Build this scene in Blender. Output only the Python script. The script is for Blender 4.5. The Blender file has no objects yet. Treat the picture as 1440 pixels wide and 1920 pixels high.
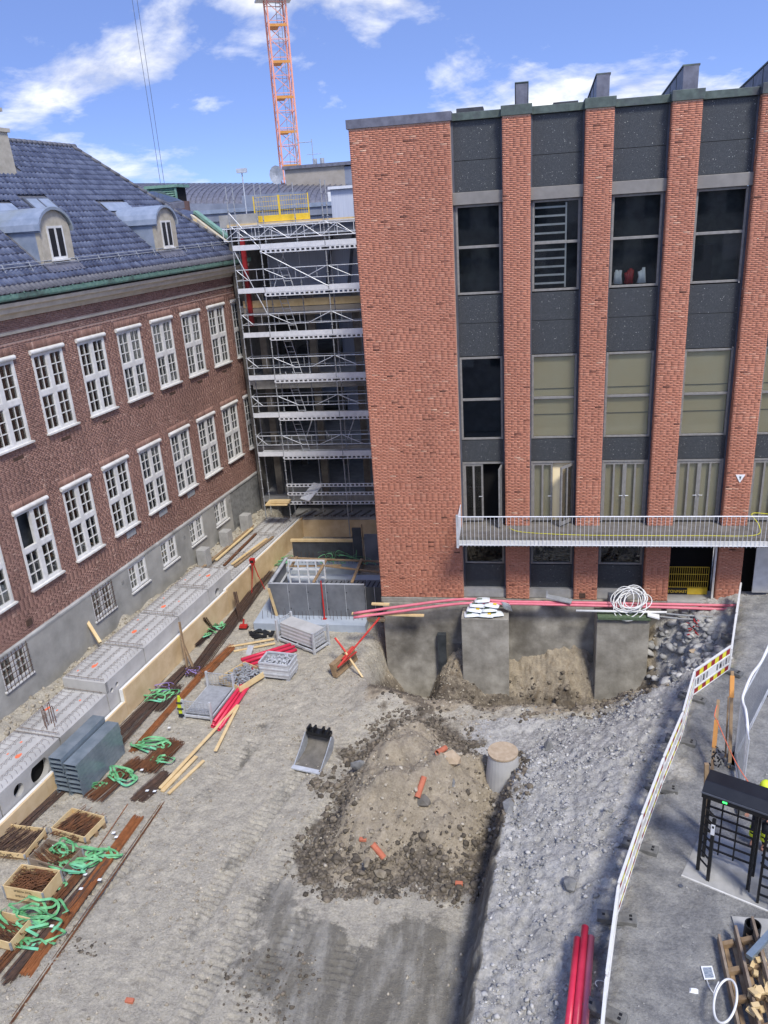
import bpy, math, random
import numpy as np
from math import sin, cos, pi, radians, sqrt, atan2
from mathutils import Vector, Matrix
random.seed(7); NR = np.random.default_rng(11)
S = bpy.context.scene; COL = S.collection
# ------------------------------------------------------------------ camera, sky, sun, exposure
H = 16.5                                   # eye height above the excavated yard (m)
FPX = 1471.96; PITCH = radians(20.7185); ROLL = radians(-3.841); YAW = radians(10.3218)
LA = radians(7.7818)                       # the old brick wing runs 7.8 deg off the new block's normal
def _rz(v, a): return Vector((v[0]*cos(a)-v[1]*sin(a), v[0]*sin(a)+v[1]*cos(a), v[2]))
_r0 = Vector((1,0,0)); _u0 = Vector((0,sin(PITCH),cos(PITCH)))
CR = _rz(cos(ROLL)*_r0+sin(ROLL)*_u0, YAW); CU = _rz(-sin(ROLL)*_r0+cos(ROLL)*_u0, YAW); CF = _rz(Vector((0,cos(PITCH),-sin(PITCH))), YAW)
cd = bpy.data.cameras.new('camera'); cam = bpy.data.objects.new('camera', cd); COL.objects.link(cam)
cd.sensor_fit = 'VERTICAL'; cd.sensor_height = 36; cd.sensor_width = 27; cd.lens = 36*FPX/1920; cd.clip_end = 4000; cd.clip_start = .1
cam.matrix_world = Matrix(((CR.x,CU.x,-CF.x,0),(CR.y,CU.y,-CF.y,0),(CR.z,CU.z,-CF.z,H),(0,0,0,1)))
S.camera = cam
SUN_EL, SUN_AZ = radians(54), radians(148)      # high, behind the camera and to the right, veiled by cloud
w = bpy.data.worlds.new('World'); S.world = w; w.use_nodes = True
nt = w.node_tree; N = nt.nodes; N.clear(); LK = nt.links.new
def nd(t, x, **k):
    n = x.nodes.new(t)
    for a, b in k.items(): setattr(n, a, b)
    return n
out = nd('ShaderNodeOutputWorld', nt); bg = nd('ShaderNodeBackground', nt); LK(bg.outputs[0], out.inputs[0]); bg.inputs[1].default_value = .14
sky = nd('ShaderNodeTexSky', nt, sky_type='NISHITA', sun_disc=False, sun_elevation=SUN_EL, sun_rotation=SUN_AZ, altitude=50, air_density=1.15, dust_density=.25, ozone_density=4.0)
tc = nd('ShaderNodeTexCoord', nt); sp = nd('ShaderNodeSeparateXYZ', nt); LK(tc.outputs['Generated'], sp.inputs[0])
lift = nd('ShaderNodeCombineXYZ', nt); LK(sp.outputs[0], lift.inputs[0]); LK(sp.outputs[1], lift.inputs[1])
def mth(op, a, b=None, t=None, clamp=False):
    t = t or nt; n = nd('ShaderNodeMath', t, operation=op, use_clamp=clamp)
    for i, v in enumerate((a, b)):
        if v is None: continue
        if isinstance(v, (int, float)): n.inputs[i].default_value = v
        else: t.links.new(v, n.inputs[i])
    return n.outputs[0]
LK(mth('ADD', mth('MULTIPLY', mth('MAXIMUM', sp.outputs[2], 0.0), 2.6), .24), lift.inputs[2]); nv = nd('ShaderNodeVectorMath', nt, operation='NORMALIZE'); LK(lift.outputs[0], nv.inputs[0]); LK(nv.outputs[0], sky.inputs[0])
zc = mth('ADD', mth('MAXIMUM', sp.outputs[2], 0.0), .30)
cx = mth('DIVIDE', sp.outputs[0], zc); cy = mth('DIVIDE', sp.outputs[1], zc)
cb = nd('ShaderNodeCombineXYZ', nt); LK(cx, cb.inputs[0]); LK(cy, cb.inputs[1]); cb.inputs[2].default_value = 3.7
def wnoise(scale, detail, rough, dist, loc):
    mp = nd('ShaderNodeMapping', nt); LK(cb.outputs[0], mp.inputs[0]); mp.inputs['Location'].default_value = loc; mp.inputs['Rotation'].default_value = (0,0,.62)
    n = nd('ShaderNodeTexNoise', nt); LK(mp.outputs[0], n.inputs['Vector'])
    n.inputs['Scale'].default_value = scale; n.inputs['Detail'].default_value = detail; n.inputs['Roughness'].default_value = rough; n.inputs['Distortion'].default_value = dist
    return n.outputs[0]
n1 = wnoise(1.15, 9, .56, .3, (12.1, 6.2, 0)); n2 = wnoise(4.6, 7, .6, .3, (4, 2, 0))
dens = mth('ADD', mth('MULTIPLY', n1, .8), mth('MULTIPLY', n2, .2))
cr = nd('ShaderNodeValToRGB', nt); LK(dens, cr.inputs[0]); cr.color_ramp.elements[0].position = .507; cr.color_ramp.elements[1].position = .595
cr.color_ramp.elements[0].color = (0,0,0,1); cr.color_ramp.elements[1].color = (1,1,1,1)
sh = nd('ShaderNodeValToRGB', nt); LK(n2, sh.inputs[0]); sh.color_ramp.elements[0].position = .38; sh.color_ramp.elements[1].position = .66
sh.color_ramp.elements[0].color = (2.35,2.4,2.5,1); sh.color_ramp.elements[1].color = (3.9,3.9,3.9,1)
mx = nd('ShaderNodeMixRGB', nt); LK(mth('MULTIPLY', cr.outputs[0], .92), mx.inputs[0]); hs = nd('ShaderNodeHueSaturation', nt); hs.inputs['Saturation'].default_value = 1.03; hs.inputs['Value'].default_value = .82; hs.inputs['Hue'].default_value = .515; LK(sky.outputs[0], hs.inputs['Color']); LK(hs.outputs[0], mx.inputs[1]); LK(sh.outputs[0], mx.inputs[2])
LK(mx.outputs[0], bg.inputs[0])
sl = bpy.data.lights.new('sun', 'SUN'); sl.energy = 1.5; sl.angle = radians(12); sl.color = (1, .955, .89)
so = bpy.data.objects.new('sun', sl); COL.objects.link(so); so.location = (0,-20,60)
_sd = Vector((sin(SUN_AZ)*cos(SUN_EL), cos(SUN_AZ)*cos(SUN_EL), sin(SUN_EL)))
so.rotation_euler = _sd.to_track_quat('Z','Y').to_euler()
S.view_settings.view_transform = 'Standard'; S.view_settings.look = 'None'; S.view_settings.exposure = 1.36; S.view_settings.gamma = 1
S.cycles.max_bounces = 6; S.cycles.diffuse_bounces = 3; S.cycles.glossy_bounces = 3; S.cycles.transmission_bounces = 4; S.cycles.transparent_max_bounces = 10; S.cycles.caustics_reflective = False; S.cycles.caustics_refractive = False
# ------------------------------------------------------------------ picture point -> point in the place
def ray(px, py): return CF + CR*((px-720)/FPX) + CU*((960-py)/FPX)
def P(px, py, z=0.0):
    d = ray(px, py); t = (z-H)/d.z; return Vector((d.x*t, d.y*t, z))
def PY(px, py, y):
    d = ray(px, py); t = y/d.y; return Vector((d.x*t, y, d.z*t+H))
U = Vector((sin(LA), cos(LA), 0)); NL = Vector((-cos(LA), sin(LA), 0)); LROT = pi/2-LA
def LW(s, y, z=0.0): return U*s + NL*y + Vector((0,0,z))         # frame of the old wing: along it, towards it, up
def toL(p): return Vector((p.dot(U), p.dot(NL), p.z))
# ------------------------------------------------------------------ materials
def sr(r, g=None, b=None):
    if g is None: r, g, b = r
    f = lambda c: (c/255/12.92 if c/255 <= .04045 else ((c/255+.055)/1.055)**2.4)
    return (f(r), f(g), f(b), 1)
MATS = {}
def mat(name, c1, c2=None, scale=6, rough=.75, bump=.0, metal=0, spec=.4, detail=5, attr=None, bscale=None, c3=None, stretch=None, big=0, lo=.35, hi=.65, coords='Object'):
    m = bpy.data.materials.new(name); m.use_nodes = True; t = m.node_tree; b = t.nodes['Principled BSDF']
    b.inputs['Roughness'].default_value = rough; b.inputs['Metallic'].default_value = metal; b.inputs['Specular IOR Level'].default_value = spec
    c2 = c2 or c1
    tcn = nd('ShaderNodeTexCoord', t); vec = tcn.outputs[coords]
    if stretch:
        mp = nd('ShaderNodeMapping', t); t.links.new(vec, mp.inputs[0]); mp.inputs['Scale'].default_value = stretch; vec = mp.outputs[0]
    def noise(s, d=detail):
        n = nd('ShaderNodeTexNoise', t); t.links.new(vec, n.inputs['Vector']); n.inputs['Scale'].default_value = s; n.inputs['Detail'].default_value = d; n.inputs['Roughness'].default_value = .6; return n.outputs[0]
    ns = noise(scale)
    r = nd('ShaderNodeValToRGB', t); t.links.new(ns, r.inputs[0]); e = r.color_ramp.elements
    e[0].position = lo; e[0].color = sr(c1) if len(c1) == 3 else c1; e[1].position = hi; e[1].color = sr(c2) if len(c2) == 3 else c2
    colr = r.outputs[0]
    if c3:
        n3 = noise(scale*.23, 6); r3 = nd('ShaderNodeValToRGB', t); t.links.new(n3, r3.inputs[0]); r3.color_ramp.elements[0].position = .52; r3.color_ramp.elements[1].position = .7
        mxr = nd('ShaderNodeMixRGB', t); t.links.new(r3.outputs[0], mxr.inputs[0]); t.links.new(colr, mxr.inputs[1]); mxr.inputs[2].default_value = sr(c3); colr = mxr.outputs[0]
    if attr:                                   # per-piece tone stored on the mesh
        a = nd('ShaderNodeAttribute', t); a.attribute_name = 'tone'
        ra = nd('ShaderNodeValToRGB', t); t.links.new(a.outputs['Fac'], ra.inputs[0]); els = ra.color_ramp.elements
        while len(els) < len(attr): els.new(.5)
        for i, (p, c) in enumerate(attr): els[i].position = p; els[i].color = sr(c)
        mxa = nd('ShaderNodeMixRGB', t, blend_type='MULTIPLY'); mxa.inputs[0].default_value = 1; t.links.new(ra.outputs[0], mxa.inputs[1]); t.links.new(colr, mxa.inputs[2]); colr = mxa.outputs[0]
    if big:                                    # slow weathering tone and rain streaks over the whole wall
        mpb = nd('ShaderNodeMapping', t); t.links.new(tcn.outputs['Object'], mpb.inputs[0]); mpb.inputs['Scale'].default_value = (1.2,1.2,.22)
        nb_ = nd('ShaderNodeTexNoise', t); t.links.new(mpb.outputs[0], nb_.inputs['Vector']); nb_.inputs['Scale'].default_value = .9; nb_.inputs['Detail'].default_value = 6
        mxb = nd('ShaderNodeMixRGB', t, blend_type='MULTIPLY'); mxb.inputs[0].default_value = 1; t.links.new(colr, mxb.inputs[1])
        rb_ = nd('ShaderNodeValToRGB', t); t.links.new(nb_.outputs[0], rb_.inputs[0]); rb_.color_ramp.elements[0].position = .3; rb_.color_ramp.elements[1].position = .66; v_ = 1-big; rb_.color_ramp.elements[0].color = (v_,v_,v_,1)
        t.links.new(rb_.outputs[0], mxb.inputs[2]); colr = mxb.outputs[0]
    t.links.new(colr, b.inputs['Base Color'])
    if bump:
        bn = nd('ShaderNodeBump', t); bn.inputs['Strength'].default_value = bump; bn.inputs['Distance'].default_value = .02; t.links.new(noise(bscale or scale*4, 6), bn.inputs['Height']); t.links.new(bn.outputs[0], b.inputs['Normal'])
    MATS[name] = m; return m
W_ = (235,235,235)
mat('brick_red', (236,236,236), (250,250,250), 12, .85, 0, big=.16, attr=[(0,(104,66,50)),(.010,(146,92,72)),(.025,(194,128,101)),(.5,(201,135,107)),(.95,(207,142,114)),(.988,(214,154,126)),(1,(224,180,150))])
mat('mortar_red', (214,172,146), (206,164,138), 9, .95, 0)
mat('brick_dark', (234,234,234), (250,250,250), 12, .85, 0, big=.26, attr=[(0,(128,98,87)),(.08,(154,118,104)),(.6,(166,128,113)),(.95,(176,138,122)),(1,(198,164,146))])
mat('mortar_dark', (186,158,142), (176,148,132), 7, .95, 0)
mat('panel', (48,51,53), (76,79,80), 38, .55, .1, c3=(60,63,64), detail=8)
mat('panel_chip', (150,155,150), (215,215,205), 30, .6)
mat('beige_metal', (140,136,128), (128,124,117), 3, .5, metal=.1)
mat('frame_grey', (142,140,134), (124,122,117), 8, .5)
mat('copper_dark', (72,82,76), (92,104,96), 5, .55, .1, c3=(70,68,74))
mat('zinc', (98,98,106), (122,122,130), 4, .5, .05, metal=.3)
mat('roof_felt', (60,62,66), (78,80,84), 3, .9)
mat('concrete', (148,147,142), (172,171,166), 2.2, .9, .25, bscale=30, c3=(120,119,114))
mat('concrete_old', (138,133,121), (182,177,164), 1.5, .92, .5, bscale=9, c3=(96,91,82), big=.38)
mat('concrete_dark', (96,92,84), (120,115,106), 3, .9, .4)
mat('concrete_new', (172,171,167), (190,189,185), 1.4, .85, .12, c3=(156,155,151))
mat('concrete_blue', (156,166,176), (172,181,190), 1.6, .85, .1)
mat('plinth', (146,145,138), (174,172,164), .9, .92, .35, bscale=12, c3=(120,119,112), big=.2)
mat('rough_render', (112,112,108), (140,140,136), 5, .95, .9, bscale=14)
mat('stone_cornice', (184,174,154), (202,192,172), 2.5, .8, .1)
mat('white_paint', (208,207,201), (224,223,218), 4, .5, c3=(192,190,182))
mat('tile_blue', (80,86,104), (102,108,124), 3, .15, 0, spec=.8, attr=[(0,(180,180,190)),(.5,(225,225,230)),(1,(255,255,255))])
mat('tile_grey', (84,84,88), (104,104,108), 6, .6)
mat('copper_green', (102,138,122), (124,158,140), 6, .6, .1, c3=(84,98,90))
mat('zinc_blue', (136,148,164), (158,168,182), 2.5, .45, .05, metal=.25, c3=(140,148,150))
mat('stucco_beige', (164,156,138), (184,176,158), 4, .9, .2)
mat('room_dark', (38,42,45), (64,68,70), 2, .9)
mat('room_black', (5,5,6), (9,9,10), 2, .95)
mat('curtain', (150,150,148), (120,122,122), 1.2, .9, stretch=(9,9,.4))
mat('blind', (250,228,180), (252,234,190), .8, .85)
mat('galv', (186,189,192), (208,211,213), 5, .42, .0, metal=.2, c3=(168,170,172))
mat('galv_dull', (152,155,157), (174,177,179), 6, .5, metal=.2)
mat('alu', (210,212,214), (226,227,228), 5, .45, metal=.1)
mat('steel_sheet', (122,136,144), (148,160,168), 2.2, .3, .03, metal=.4, c3=(104,128,122))
mat('ply', (204,178,136), (218,194,154), 2.2, .75, .05, c3=(190,162,122))
mat('form_ply', (96,99,103), (116,119,123), 1.6, .55, .05, c3=(128,130,132))
mat('form_dark', (62,64,66), (78,80,82), 2, .55, .05)
mat('wood_new', (206,178,128), (222,198,150), 3, .7, .1, stretch=(1,1,1))
mat('wood_old', (136,112,84), (162,138,106), 4, .85, .2, c3=(116,98,78))
mat('wood_grey', (128,112,96), (152,138,120), 5, .9, .3, c3=(108,94,80))
mat('rust', (84,56,38), (118,76,46), 9, .85, .3, c3=(70,52,40))
mat('rust_steel', (112,102,94), (136,124,114), 9, .8, .2)
mat('rust_dark', (66,52,44), (92,70,56), 9, .85, .3, c3=(70,60,54))
mat('rust_orange', (124,76,42), (150,94,54), 8, .85, .2, c3=(92,62,42))
mat('sling_green', (74,140,86), (124,190,134), 4, .7, c3=(110,190,160))
mat('sling_purple', (128,108,164), (150,132,184), 9, .7)
mat('pipe_red', (196,44,72), (212,58,84), 3, .38)
mat('pipe_pink', (208,108,122), (222,128,140), 2.5, .45, c3=(196,120,126))
mat('pvc_white', (222,222,216), (232,232,228), 4, .4)
mat('cable_grey', (134,136,136), (150,152,152), 5, .5)
mat('crane_orange', (222,146,120), (232,164,138), 3, .5)
mat('yellow', (222,186,48), (230,198,70), 4, .5)
mat('yellow_stripe', (214,206,48), (224,216,62), 4, .45)
mat('red_stripe', (140,34,36), (156,44,44), 4, .45)
mat('black_metal', (18,19,21), (28,29,31), 4, .4, spec=.5)
mat('black_plastic', (22,23,24), (34,35,36), 4, .5)
mat('rubber_block', (92,92,90), (120,120,116), 6, .9, .3)
mat('orange_tape', (196,132,58), (208,146,74), 5, .6)
mat('red_paint', (186,52,46), (210,78,66), 6, .6)
mat('orange_spot', (232,112,76), (240,130,92), 12, .8)
mat('red_tool', (170,36,32), (190,50,44), 6, .5)
mat('paper', (226,228,228), (236,238,238), 8, .8)
mat('print', (110,122,136), (160,168,176), 14, .8, stretch=(1,8,1), lo=.45, hi=.55)
mat('green_board', (74,92,66), (100,116,88), 12, .8, .2)
mat('bag_white', (206,212,212), (226,230,230), 5, .5, .2)
mat('terracotta', (176,100,74), (192,118,90), 6, .8, .1)
mat('tan_stone', (164,144,118), (186,168,142), 5, .9, .4)
mat('skin', (190,140,116), (200,150,126), 8, .55)
mat('hivis', (206,222,48), (216,230,64), 6, .6)
mat('cloth_dark', (34,38,46), (46,50,58), 8, .9)
mat('beige_wall', (150,142,130), (164,156,144), 1.5, .85)
mat('grey_clad', (118,124,136), (138,144,156), 1.0, .6, stretch=(1,1,1))
mat('pale_clad', (176,182,194), (194,199,208), 1.2, .55, stretch=(14,14,.3))
mat('dark_clad', (74,78,86), (92,96,104), 1.5, .6)
mat('dirt', (150,144,132), (176,171,158), 3, .95, .6)
mat('clod', (108,99,86), (142,131,113), 14, .95, .6, bscale=20, attr=[(0,(150,150,150)),(1,(255,255,255))])
mat('rock_grey', (172,170,163), (206,204,197), 6, .9, .4, bscale=14, attr=[(0,(170,172,176)),(1,(255,255,255))])
mat('rock_tan', (164,154,134), (200,192,174), 6, .9, .4, bscale=14, attr=[(0,(190,186,180)),(1,(255,255,255))])
def glass(name, tint, refl=1.0):
    m = bpy.data.materials.new(name); m.use_nodes = True; t = m.node_tree; t.nodes.clear()
    o = nd('ShaderNodeOutputMaterial', t); mxs = nd('ShaderNodeMixShader', t); tr = nd('ShaderNodeBsdfTransparent', t); gl = nd('ShaderNodeBsdfGlossy', t)
    tr.inputs[0].default_value = (*tint, 1); gl.inputs['Roughness'].default_value = .03; fr = nd('ShaderNodeFresnel', t); fr.inputs[0].default_value = 1.6
    t.links.new(mth('MULTIPLY', fr.outputs[0], 1.5*refl, t, True), mxs.inputs[0]); t.links.new(tr.outputs[0], mxs.inputs[1]); t.links.new(gl.outputs[0], mxs.inputs[2]); t.links.new(mxs.outputs[0], o.inputs[0]); MATS[name] = m
glass('glass', (.92,.94,.93), .5); glass('glass_dark', (.7,.75,.77), .9)
# one lit little display: it really gives off light
m = bpy.data.materials.new('green_led'); m.use_nodes = True; b = m.node_tree.nodes['Principled BSDF']; b.inputs['Base Color'].default_value = (.02,.3,.05,1); b.inputs['Emission Color'].default_value = (.05,1,.15,1); b.inputs['Emission Strength'].default_value = 1.2; MATS['green_led'] = m
# ------------------------------------------------------------------ mesh builder
class MB:
    def __init__(s): s.v = []; s.f = []; s.t = []
    def add(s, vs, fs, tone=None):
        o = len(s.v); s.v += [tuple(v) for v in vs]; s.f += [tuple(i+o for i in f) for f in fs]
        if tone is not None: s.t += [tone]*len(fs)
        return s
    def box(s, a, b, tone=None):
        x0,y0,z0 = a; x1,y1,z1 = b
        return s.add([(x0,y0,z0),(x1,y0,z0),(x1,y1,z0),(x0,y1,z0),(x0,y0,z1),(x1,y0,z1),(x1,y1,z1),(x0,y1,z1)],
                     [(3,2,1,0),(4,5,6,7),(0,1,5,4),(1,2,6,5),(2,3,7,6),(3,0,4,7)], tone)
    def bar(s, p, q, w, h, up=(0,0,1), tone=None):
        p = Vector(p); q = Vector(q); d = (q-p).normalized(); u = Vector(up)
        if abs(d.dot(u)) > .98: u = Vector((0,1,0))
        r = d.cross(u).normalized()*(w/2); n = r.cross(d).normalized()*(h/2)
        return s.add([p-r-n,p+r-n,p+r+n,p-r+n,q-r-n,q+r-n,q+r+n,q-r+n], [(0,1,2,3),(7,6,5,4),(0,4,5,1),(1,5,6,2),(2,6,7,3),(3,7,4,0)], tone)
    def tube(s, p, q, r, n=6, r2=None, caps=True, tone=None):
        return s.path([p, q], r, n, r2=r2, caps=caps, tone=tone)
    def path(s, pts, r, n=6, r2=None, caps=True, closed=False, tone=None):
        pts = [Vector(p) for p in pts]; k = len(pts); vs = []; fs = []; prev = None
        for i, p in enumerate(pts):
            a = pts[i-1] if (i > 0 or closed) else p; b = pts[(i+1) % k] if (i < k-1 or closed) else p
            d = (b-a).normalized()
            if prev is None:
                u = Vector((0,0,1)) if abs(d.z) < .9 else Vector((1,0,0)); x = d.cross(u).normalized()
            else:
                x = (prev-d*prev.dot(d)).normalized()
            prev = x; y = d.cross(x); rr = r if r2 is None else r+(r2-r)*i/(k-1)
            vs += [p+x*(cos(2*pi*j/n)*rr)+y*(sin(2*pi*j/n)*rr) for j in range(n)]
        for i in range(k if closed else k-1):
            o = i*n; o2 = ((i+1) % k)*n
            for j in range(n): j2 = (j+1) % n; fs.append((o+j, o+j2, o2+j2, o2+j))
        if caps and not closed: fs += [tuple(range(n-1,-1,-1)), tuple(range((k-1)*n, k*n))]
        return s.add(vs, fs, tone)
    def pipe(s, p, q, r, ri, n=12):               # open hollow pipe
        p = Vector(p); q = Vector(q); d = (q-p).normalized(); u = Vector((0,0,1)) if abs(d.z) < .9 else Vector((1,0,0)); x = d.cross(u).normalized(); y = d.cross(x); vs = []
        for c, rr in ((p,ri),(p,r),(q,r),(q,ri)): vs += [c+x*(cos(2*pi*j/n)*rr)+y*(sin(2*pi*j/n)*rr) for j in range(n)]
        fs = [(k*n+j, k*n+(j+1)%n, ((k+1)%4)*n+(j+1)%n, ((k+1)%4)*n+j) for k in range(4) for j in range(n)]
        return s.add(vs, fs)
    def prism(s, poly, ext):                       # polygon (3-D points) pushed along a vector
        n = len(poly); e = Vector(ext); a = [Vector(p) for p in poly]; b = [p+e for p in a]
        return s.add(a+b, [tuple(range(n-1,-1,-1)), tuple(range(n,2*n))]+[(i,(i+1)%n,(i+1)%n+n,i+n) for i in range(n)])
    def quad(s, a, b, c, d, tone=None): return s.add([a,b,c,d], [(0,1,2,3)], tone)
    def mesh(s, name, m, smooth=False):
        me = bpy.data.meshes.new(name); me.from_pydata(s.v, [], s.f)
        if s.t and len(s.t) == len(s.f): me.attributes.new('tone','FLOAT','FACE').data.foreach_set('value', s.t)
        me.materials.append(MATS[m])
        if smooth: me.polygons.foreach_set('use_smooth', [True]*len(s.f))
        me.update(); return me
    def build(s, name, m, parent=None, smooth=False, kind=None, bevel=0):
        return link(name, s.mesh(name, m, smooth), parent, kind, bevel)
def link(name, me, parent=None, kind=None, bevel=0, loc=None):
    o = bpy.data.objects.new(name, me); COL.objects.link(o); o.parent = parent
    if parent is not None and parent.name in FRAME: o.matrix_parent_inverse = FRAME[parent.name]
    if kind: o['kind'] = kind
    if loc is not None: o.location = loc
    if bevel:
        b = o.modifiers.new('bevel','BEVEL'); b.width = bevel; b.segments = 2; b.limit_method = 'ANGLE'
    return o
def tag(o, label, cat, group=None):
    o['label'] = label; o['category'] = cat
    if group: o['group'] = group
    return o
FRAME = {}; RL = Matrix.Rotation(LROT, 4, 'Z')
def thing(name, label, cat, loc=(0,0,0), rotz=0, group=None, frame=None):
    # frame 'W': parts are given in place coordinates; 'L': in those of the old wing; None: relative to the thing's base
    o = bpy.data.objects.new(name, None); COL.objects.link(o); o.location = loc; o.rotation_euler = (0,0,rotz); o.empty_display_size = .2
    if frame: FRAME[o.name] = (Matrix.Translation(Vector(loc)) @ Matrix.Rotation(rotz, 4, 'Z')).inverted() @ (RL if frame == 'L' else Matrix.Identity(4))
    return tag(o, label, cat, group)
def centred(mb, name, m, label, cat, group=None, smooth=False, bevel=0, L=False):     # a thing that is one mesh, its origin at its base
    if L: mb.v = [tuple(RL @ Vector(v)) for v in mb.v]
    a = np.array(mb.v); c = (a.min(0)+a.max(0))/2; c[2] = a[:,2].min(); mb.v = [tuple(x) for x in a-c]
    o = mb.build(name, m, None, smooth, None, bevel); o.location = c; return tag(o, label, cat, group)
def structure(o): o['kind'] = 'structure'; return o
def fast_mesh(name, V, F4, m, tone=None):
    V = np.asarray(V, np.float32); F4 = np.asarray(F4, np.int32); me = bpy.data.meshes.new(name)
    me.vertices.add(len(V)); me.vertices.foreach_set('co', V.ravel()); k = F4.shape[1]
    me.loops.add(F4.size); me.loops.foreach_set('vertex_index', F4.ravel()); me.polygons.add(len(F4)); me.polygons.foreach_set('loop_start', np.arange(0, F4.size, k, dtype=np.int32))
    if tone is not None: me.attributes.new('tone','FLOAT','FACE').data.foreach_set('value', np.asarray(tone, np.float32))
    me.materials.append(MATS[m]); me.update(calc_edges=True); me.validate(); return me
def catmull(pts, n=6, closed=False):
    pts = [Vector(p) for p in pts]; k = len(pts); o = []
    for i in range(k if closed else k-1):
        g = (lambda j: pts[j % k]) if closed else (lambda j: pts[max(0, min(k-1, j))])
        a, b, c, d = g(i-1), g(i), g(i+1), g(i+2)
        for j in range(n):
            t = j/n; o.append(.5*((2*b)+(c-a)*t+(2*a-5*b+4*c-d)*t*t+(3*b-a-3*c+d)*t**3))
    if not closed: o.append(pts[-1])
    return o
# bricks: real boxes with recessed joints, laid in a plane given by origin o, directions u (along), z up, n (outwards)
def lay_bricks(rects, holes, bl, bh, j, depth=.012, rng=NR, soldier=()):
    out = []
    for (u0,u1,v0,v1) in rects:
        rows = int(round((v1-v0)/bh))
        for r in range(rows):
            a = v0+r*bh; b = a+bh-j*1.15; x = u0-bl*.5 if r % 2 else u0
            while x < u1-.02:
                L = bl if rng.random() > .06 else bl*.5
                p, q = max(x, u0), min(x+L-j*.55, u1); x += L
                if q-p < .03: continue
                seg = [(p,q)]
                for (h0,h1,g0,g1) in holes:
                    if b > g0+.005 and a < g1-.005:
                        nw = []
                        for (c, d) in seg:
                            if d <= h0 or c >= h1: nw.append((c,d))
                            else:
                                if h0-c > .03: nw.append((c,h0))
                                if d-h1 > .03: nw.append((h1,d))
                        seg = nw
                out += [(c,d,a,b) for c, d in seg]
    out += list(soldier)
    return np.array(out)
def brick_mesh(name, B, o, u, n, m, proud=.012, rng=NR, tone=None):
    o = np.array(o, float); u = np.array(u, float); n = np.array(n, float); z = np.array((0,0,1.)); k = len(B)
    pr = proud+rng.normal(0,.0025,k); tone = rng.random(k) if tone is None else tone; V = np.zeros((k,8,3))
    for i, (a, b, d) in enumerate(((0,2,0),(1,2,0),(1,3,0),(0,3,0),(0,2,1),(1,2,1),(1,3,1),(0,3,1))):
        V[:,i] = o+B[:,a,None]*u+B[:,b,None]*z+(pr*d)[:,None]*n
    F = np.array([(4,5,6,7),(0,1,5,4),(1,2,6,5),(2,3,7,6),(3,0,4,7)])
    flip = np.dot(np.cross(u, z), n) < 0
    if flip: F = F[:, ::-1]
    FF = (np.arange(k)[:,None,None]*8+F[None]).reshape(-1,4)
    return fast_mesh(name, V.reshape(-1,3), FF, m, np.repeat(tone,5))
def brick_parts(B, o, u, n, m, parent, pick, proud=.012):          # the bricks that show largest become objects of their own
    o = Vector(o); u = Vector(u); n = Vector(n); ms = {}
    for i in pick:
        a, b, c, d = B[i]; key = (round(b-a,2), int(NR.integers(0,7)))
        if key not in ms:
            ms[key] = brick_mesh('brick', np.array([[-key[0]/2,key[0]/2,0,d-c]]), (0,0,0), u, n, m, proud, tone=np.array([.08+.14*key[1]]))
        link('brick', ms[key], parent, loc=o+u*((a+b)/2)+Vector((0,0,c)))
# ------------------------------------------------------------------ the ground of the site (one relief sheet) and the land around
def tps(pts):
    A = np.array(pts, float); n = len(A); d = np.hypot(A[:,None,0]-A[None,:,0], A[:,None,1]-A[None,:,1]); K = np.where(d > 0, d*d*np.log(d+1e-9), 0)+np.eye(n)*.02
    Q = np.c_[np.ones(n), A[:,:2]]; M = np.block([[K,Q],[Q.T,np.zeros((3,3))]]); c = np.linalg.solve(M, np.r_[A[:,2],0,0,0])
    def f(x, y):
        o = c[n]+c[n+1]*x+c[n+2]*y
        for i in range(n):
            r2 = (x-A[i,0])**2+(y-A[i,1])**2; o = o+c[i]*.5*r2*np.log(r2+1e-9)
        return o
    return f
PIT = [(0,24,-.1),(2,24.1,-.1),(3.6,24.5,0),(-2,24.1,-.1),(-4.4,24.5,0),(-1.2,26.1,-2.3),(1.2,26.0,-2.3),(3.9,26,-2.6),(4.9,26,-1.4),(-4.2,26,-2.6),(-3,26.6,-1.3),(1.2,27.6,-.55),(0,27.6,-.85),(2.5,27.6,-.6),(-2.6,27.6,-.4),(-4,27.6,-2.9),(-4.7,26.9,-2.4),(0,22,.15),(-2,23,.05)]
RT = tps([(8,27.6,2.25),(9.5,20,2.3),(7,23,2.3),(5.6,22,2.3),(4.6,19,2.3),(3.7,17,2.3),(2.9,15,2.3),(2.1,12.9,2.3),(1.65,10.8,2.3),(1.35,8,2.3),(1.3,6,2.3),(10,12,2.3),(6,8,2.3),(6,15,2.3),(12,27,2.3),(12,8,2.3),
 (.8,8.5,1.75),(.3,11,1.62),(.7,13,1.72),(1.1,15,1.85),(1.7,17,1.85),(2.3,19,1.75),(3.2,21,1.5),(4.2,22.6,1.5),(-.95,7,1.5),(-.95,9,1.5),(-.9,11,1.5),(-.7,13,1.5),(-.5,15,1.42),(-.2,17.3,1.3),(-.1,18.4,1.3),(0,19.6,.95),(.3,20.5,.65),(1.5,22.3,.35),(2.8,23.1,.3),(4.2,24,.6),
 (5.4,25.5,.1),(5.6,26.8,.6),(6.4,26.6,1.6),(6.8,25,1.8),(5.6,24,1.4),(6.6,27.6,1.9),(5.3,27.6,1.0)]+PIT)
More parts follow.
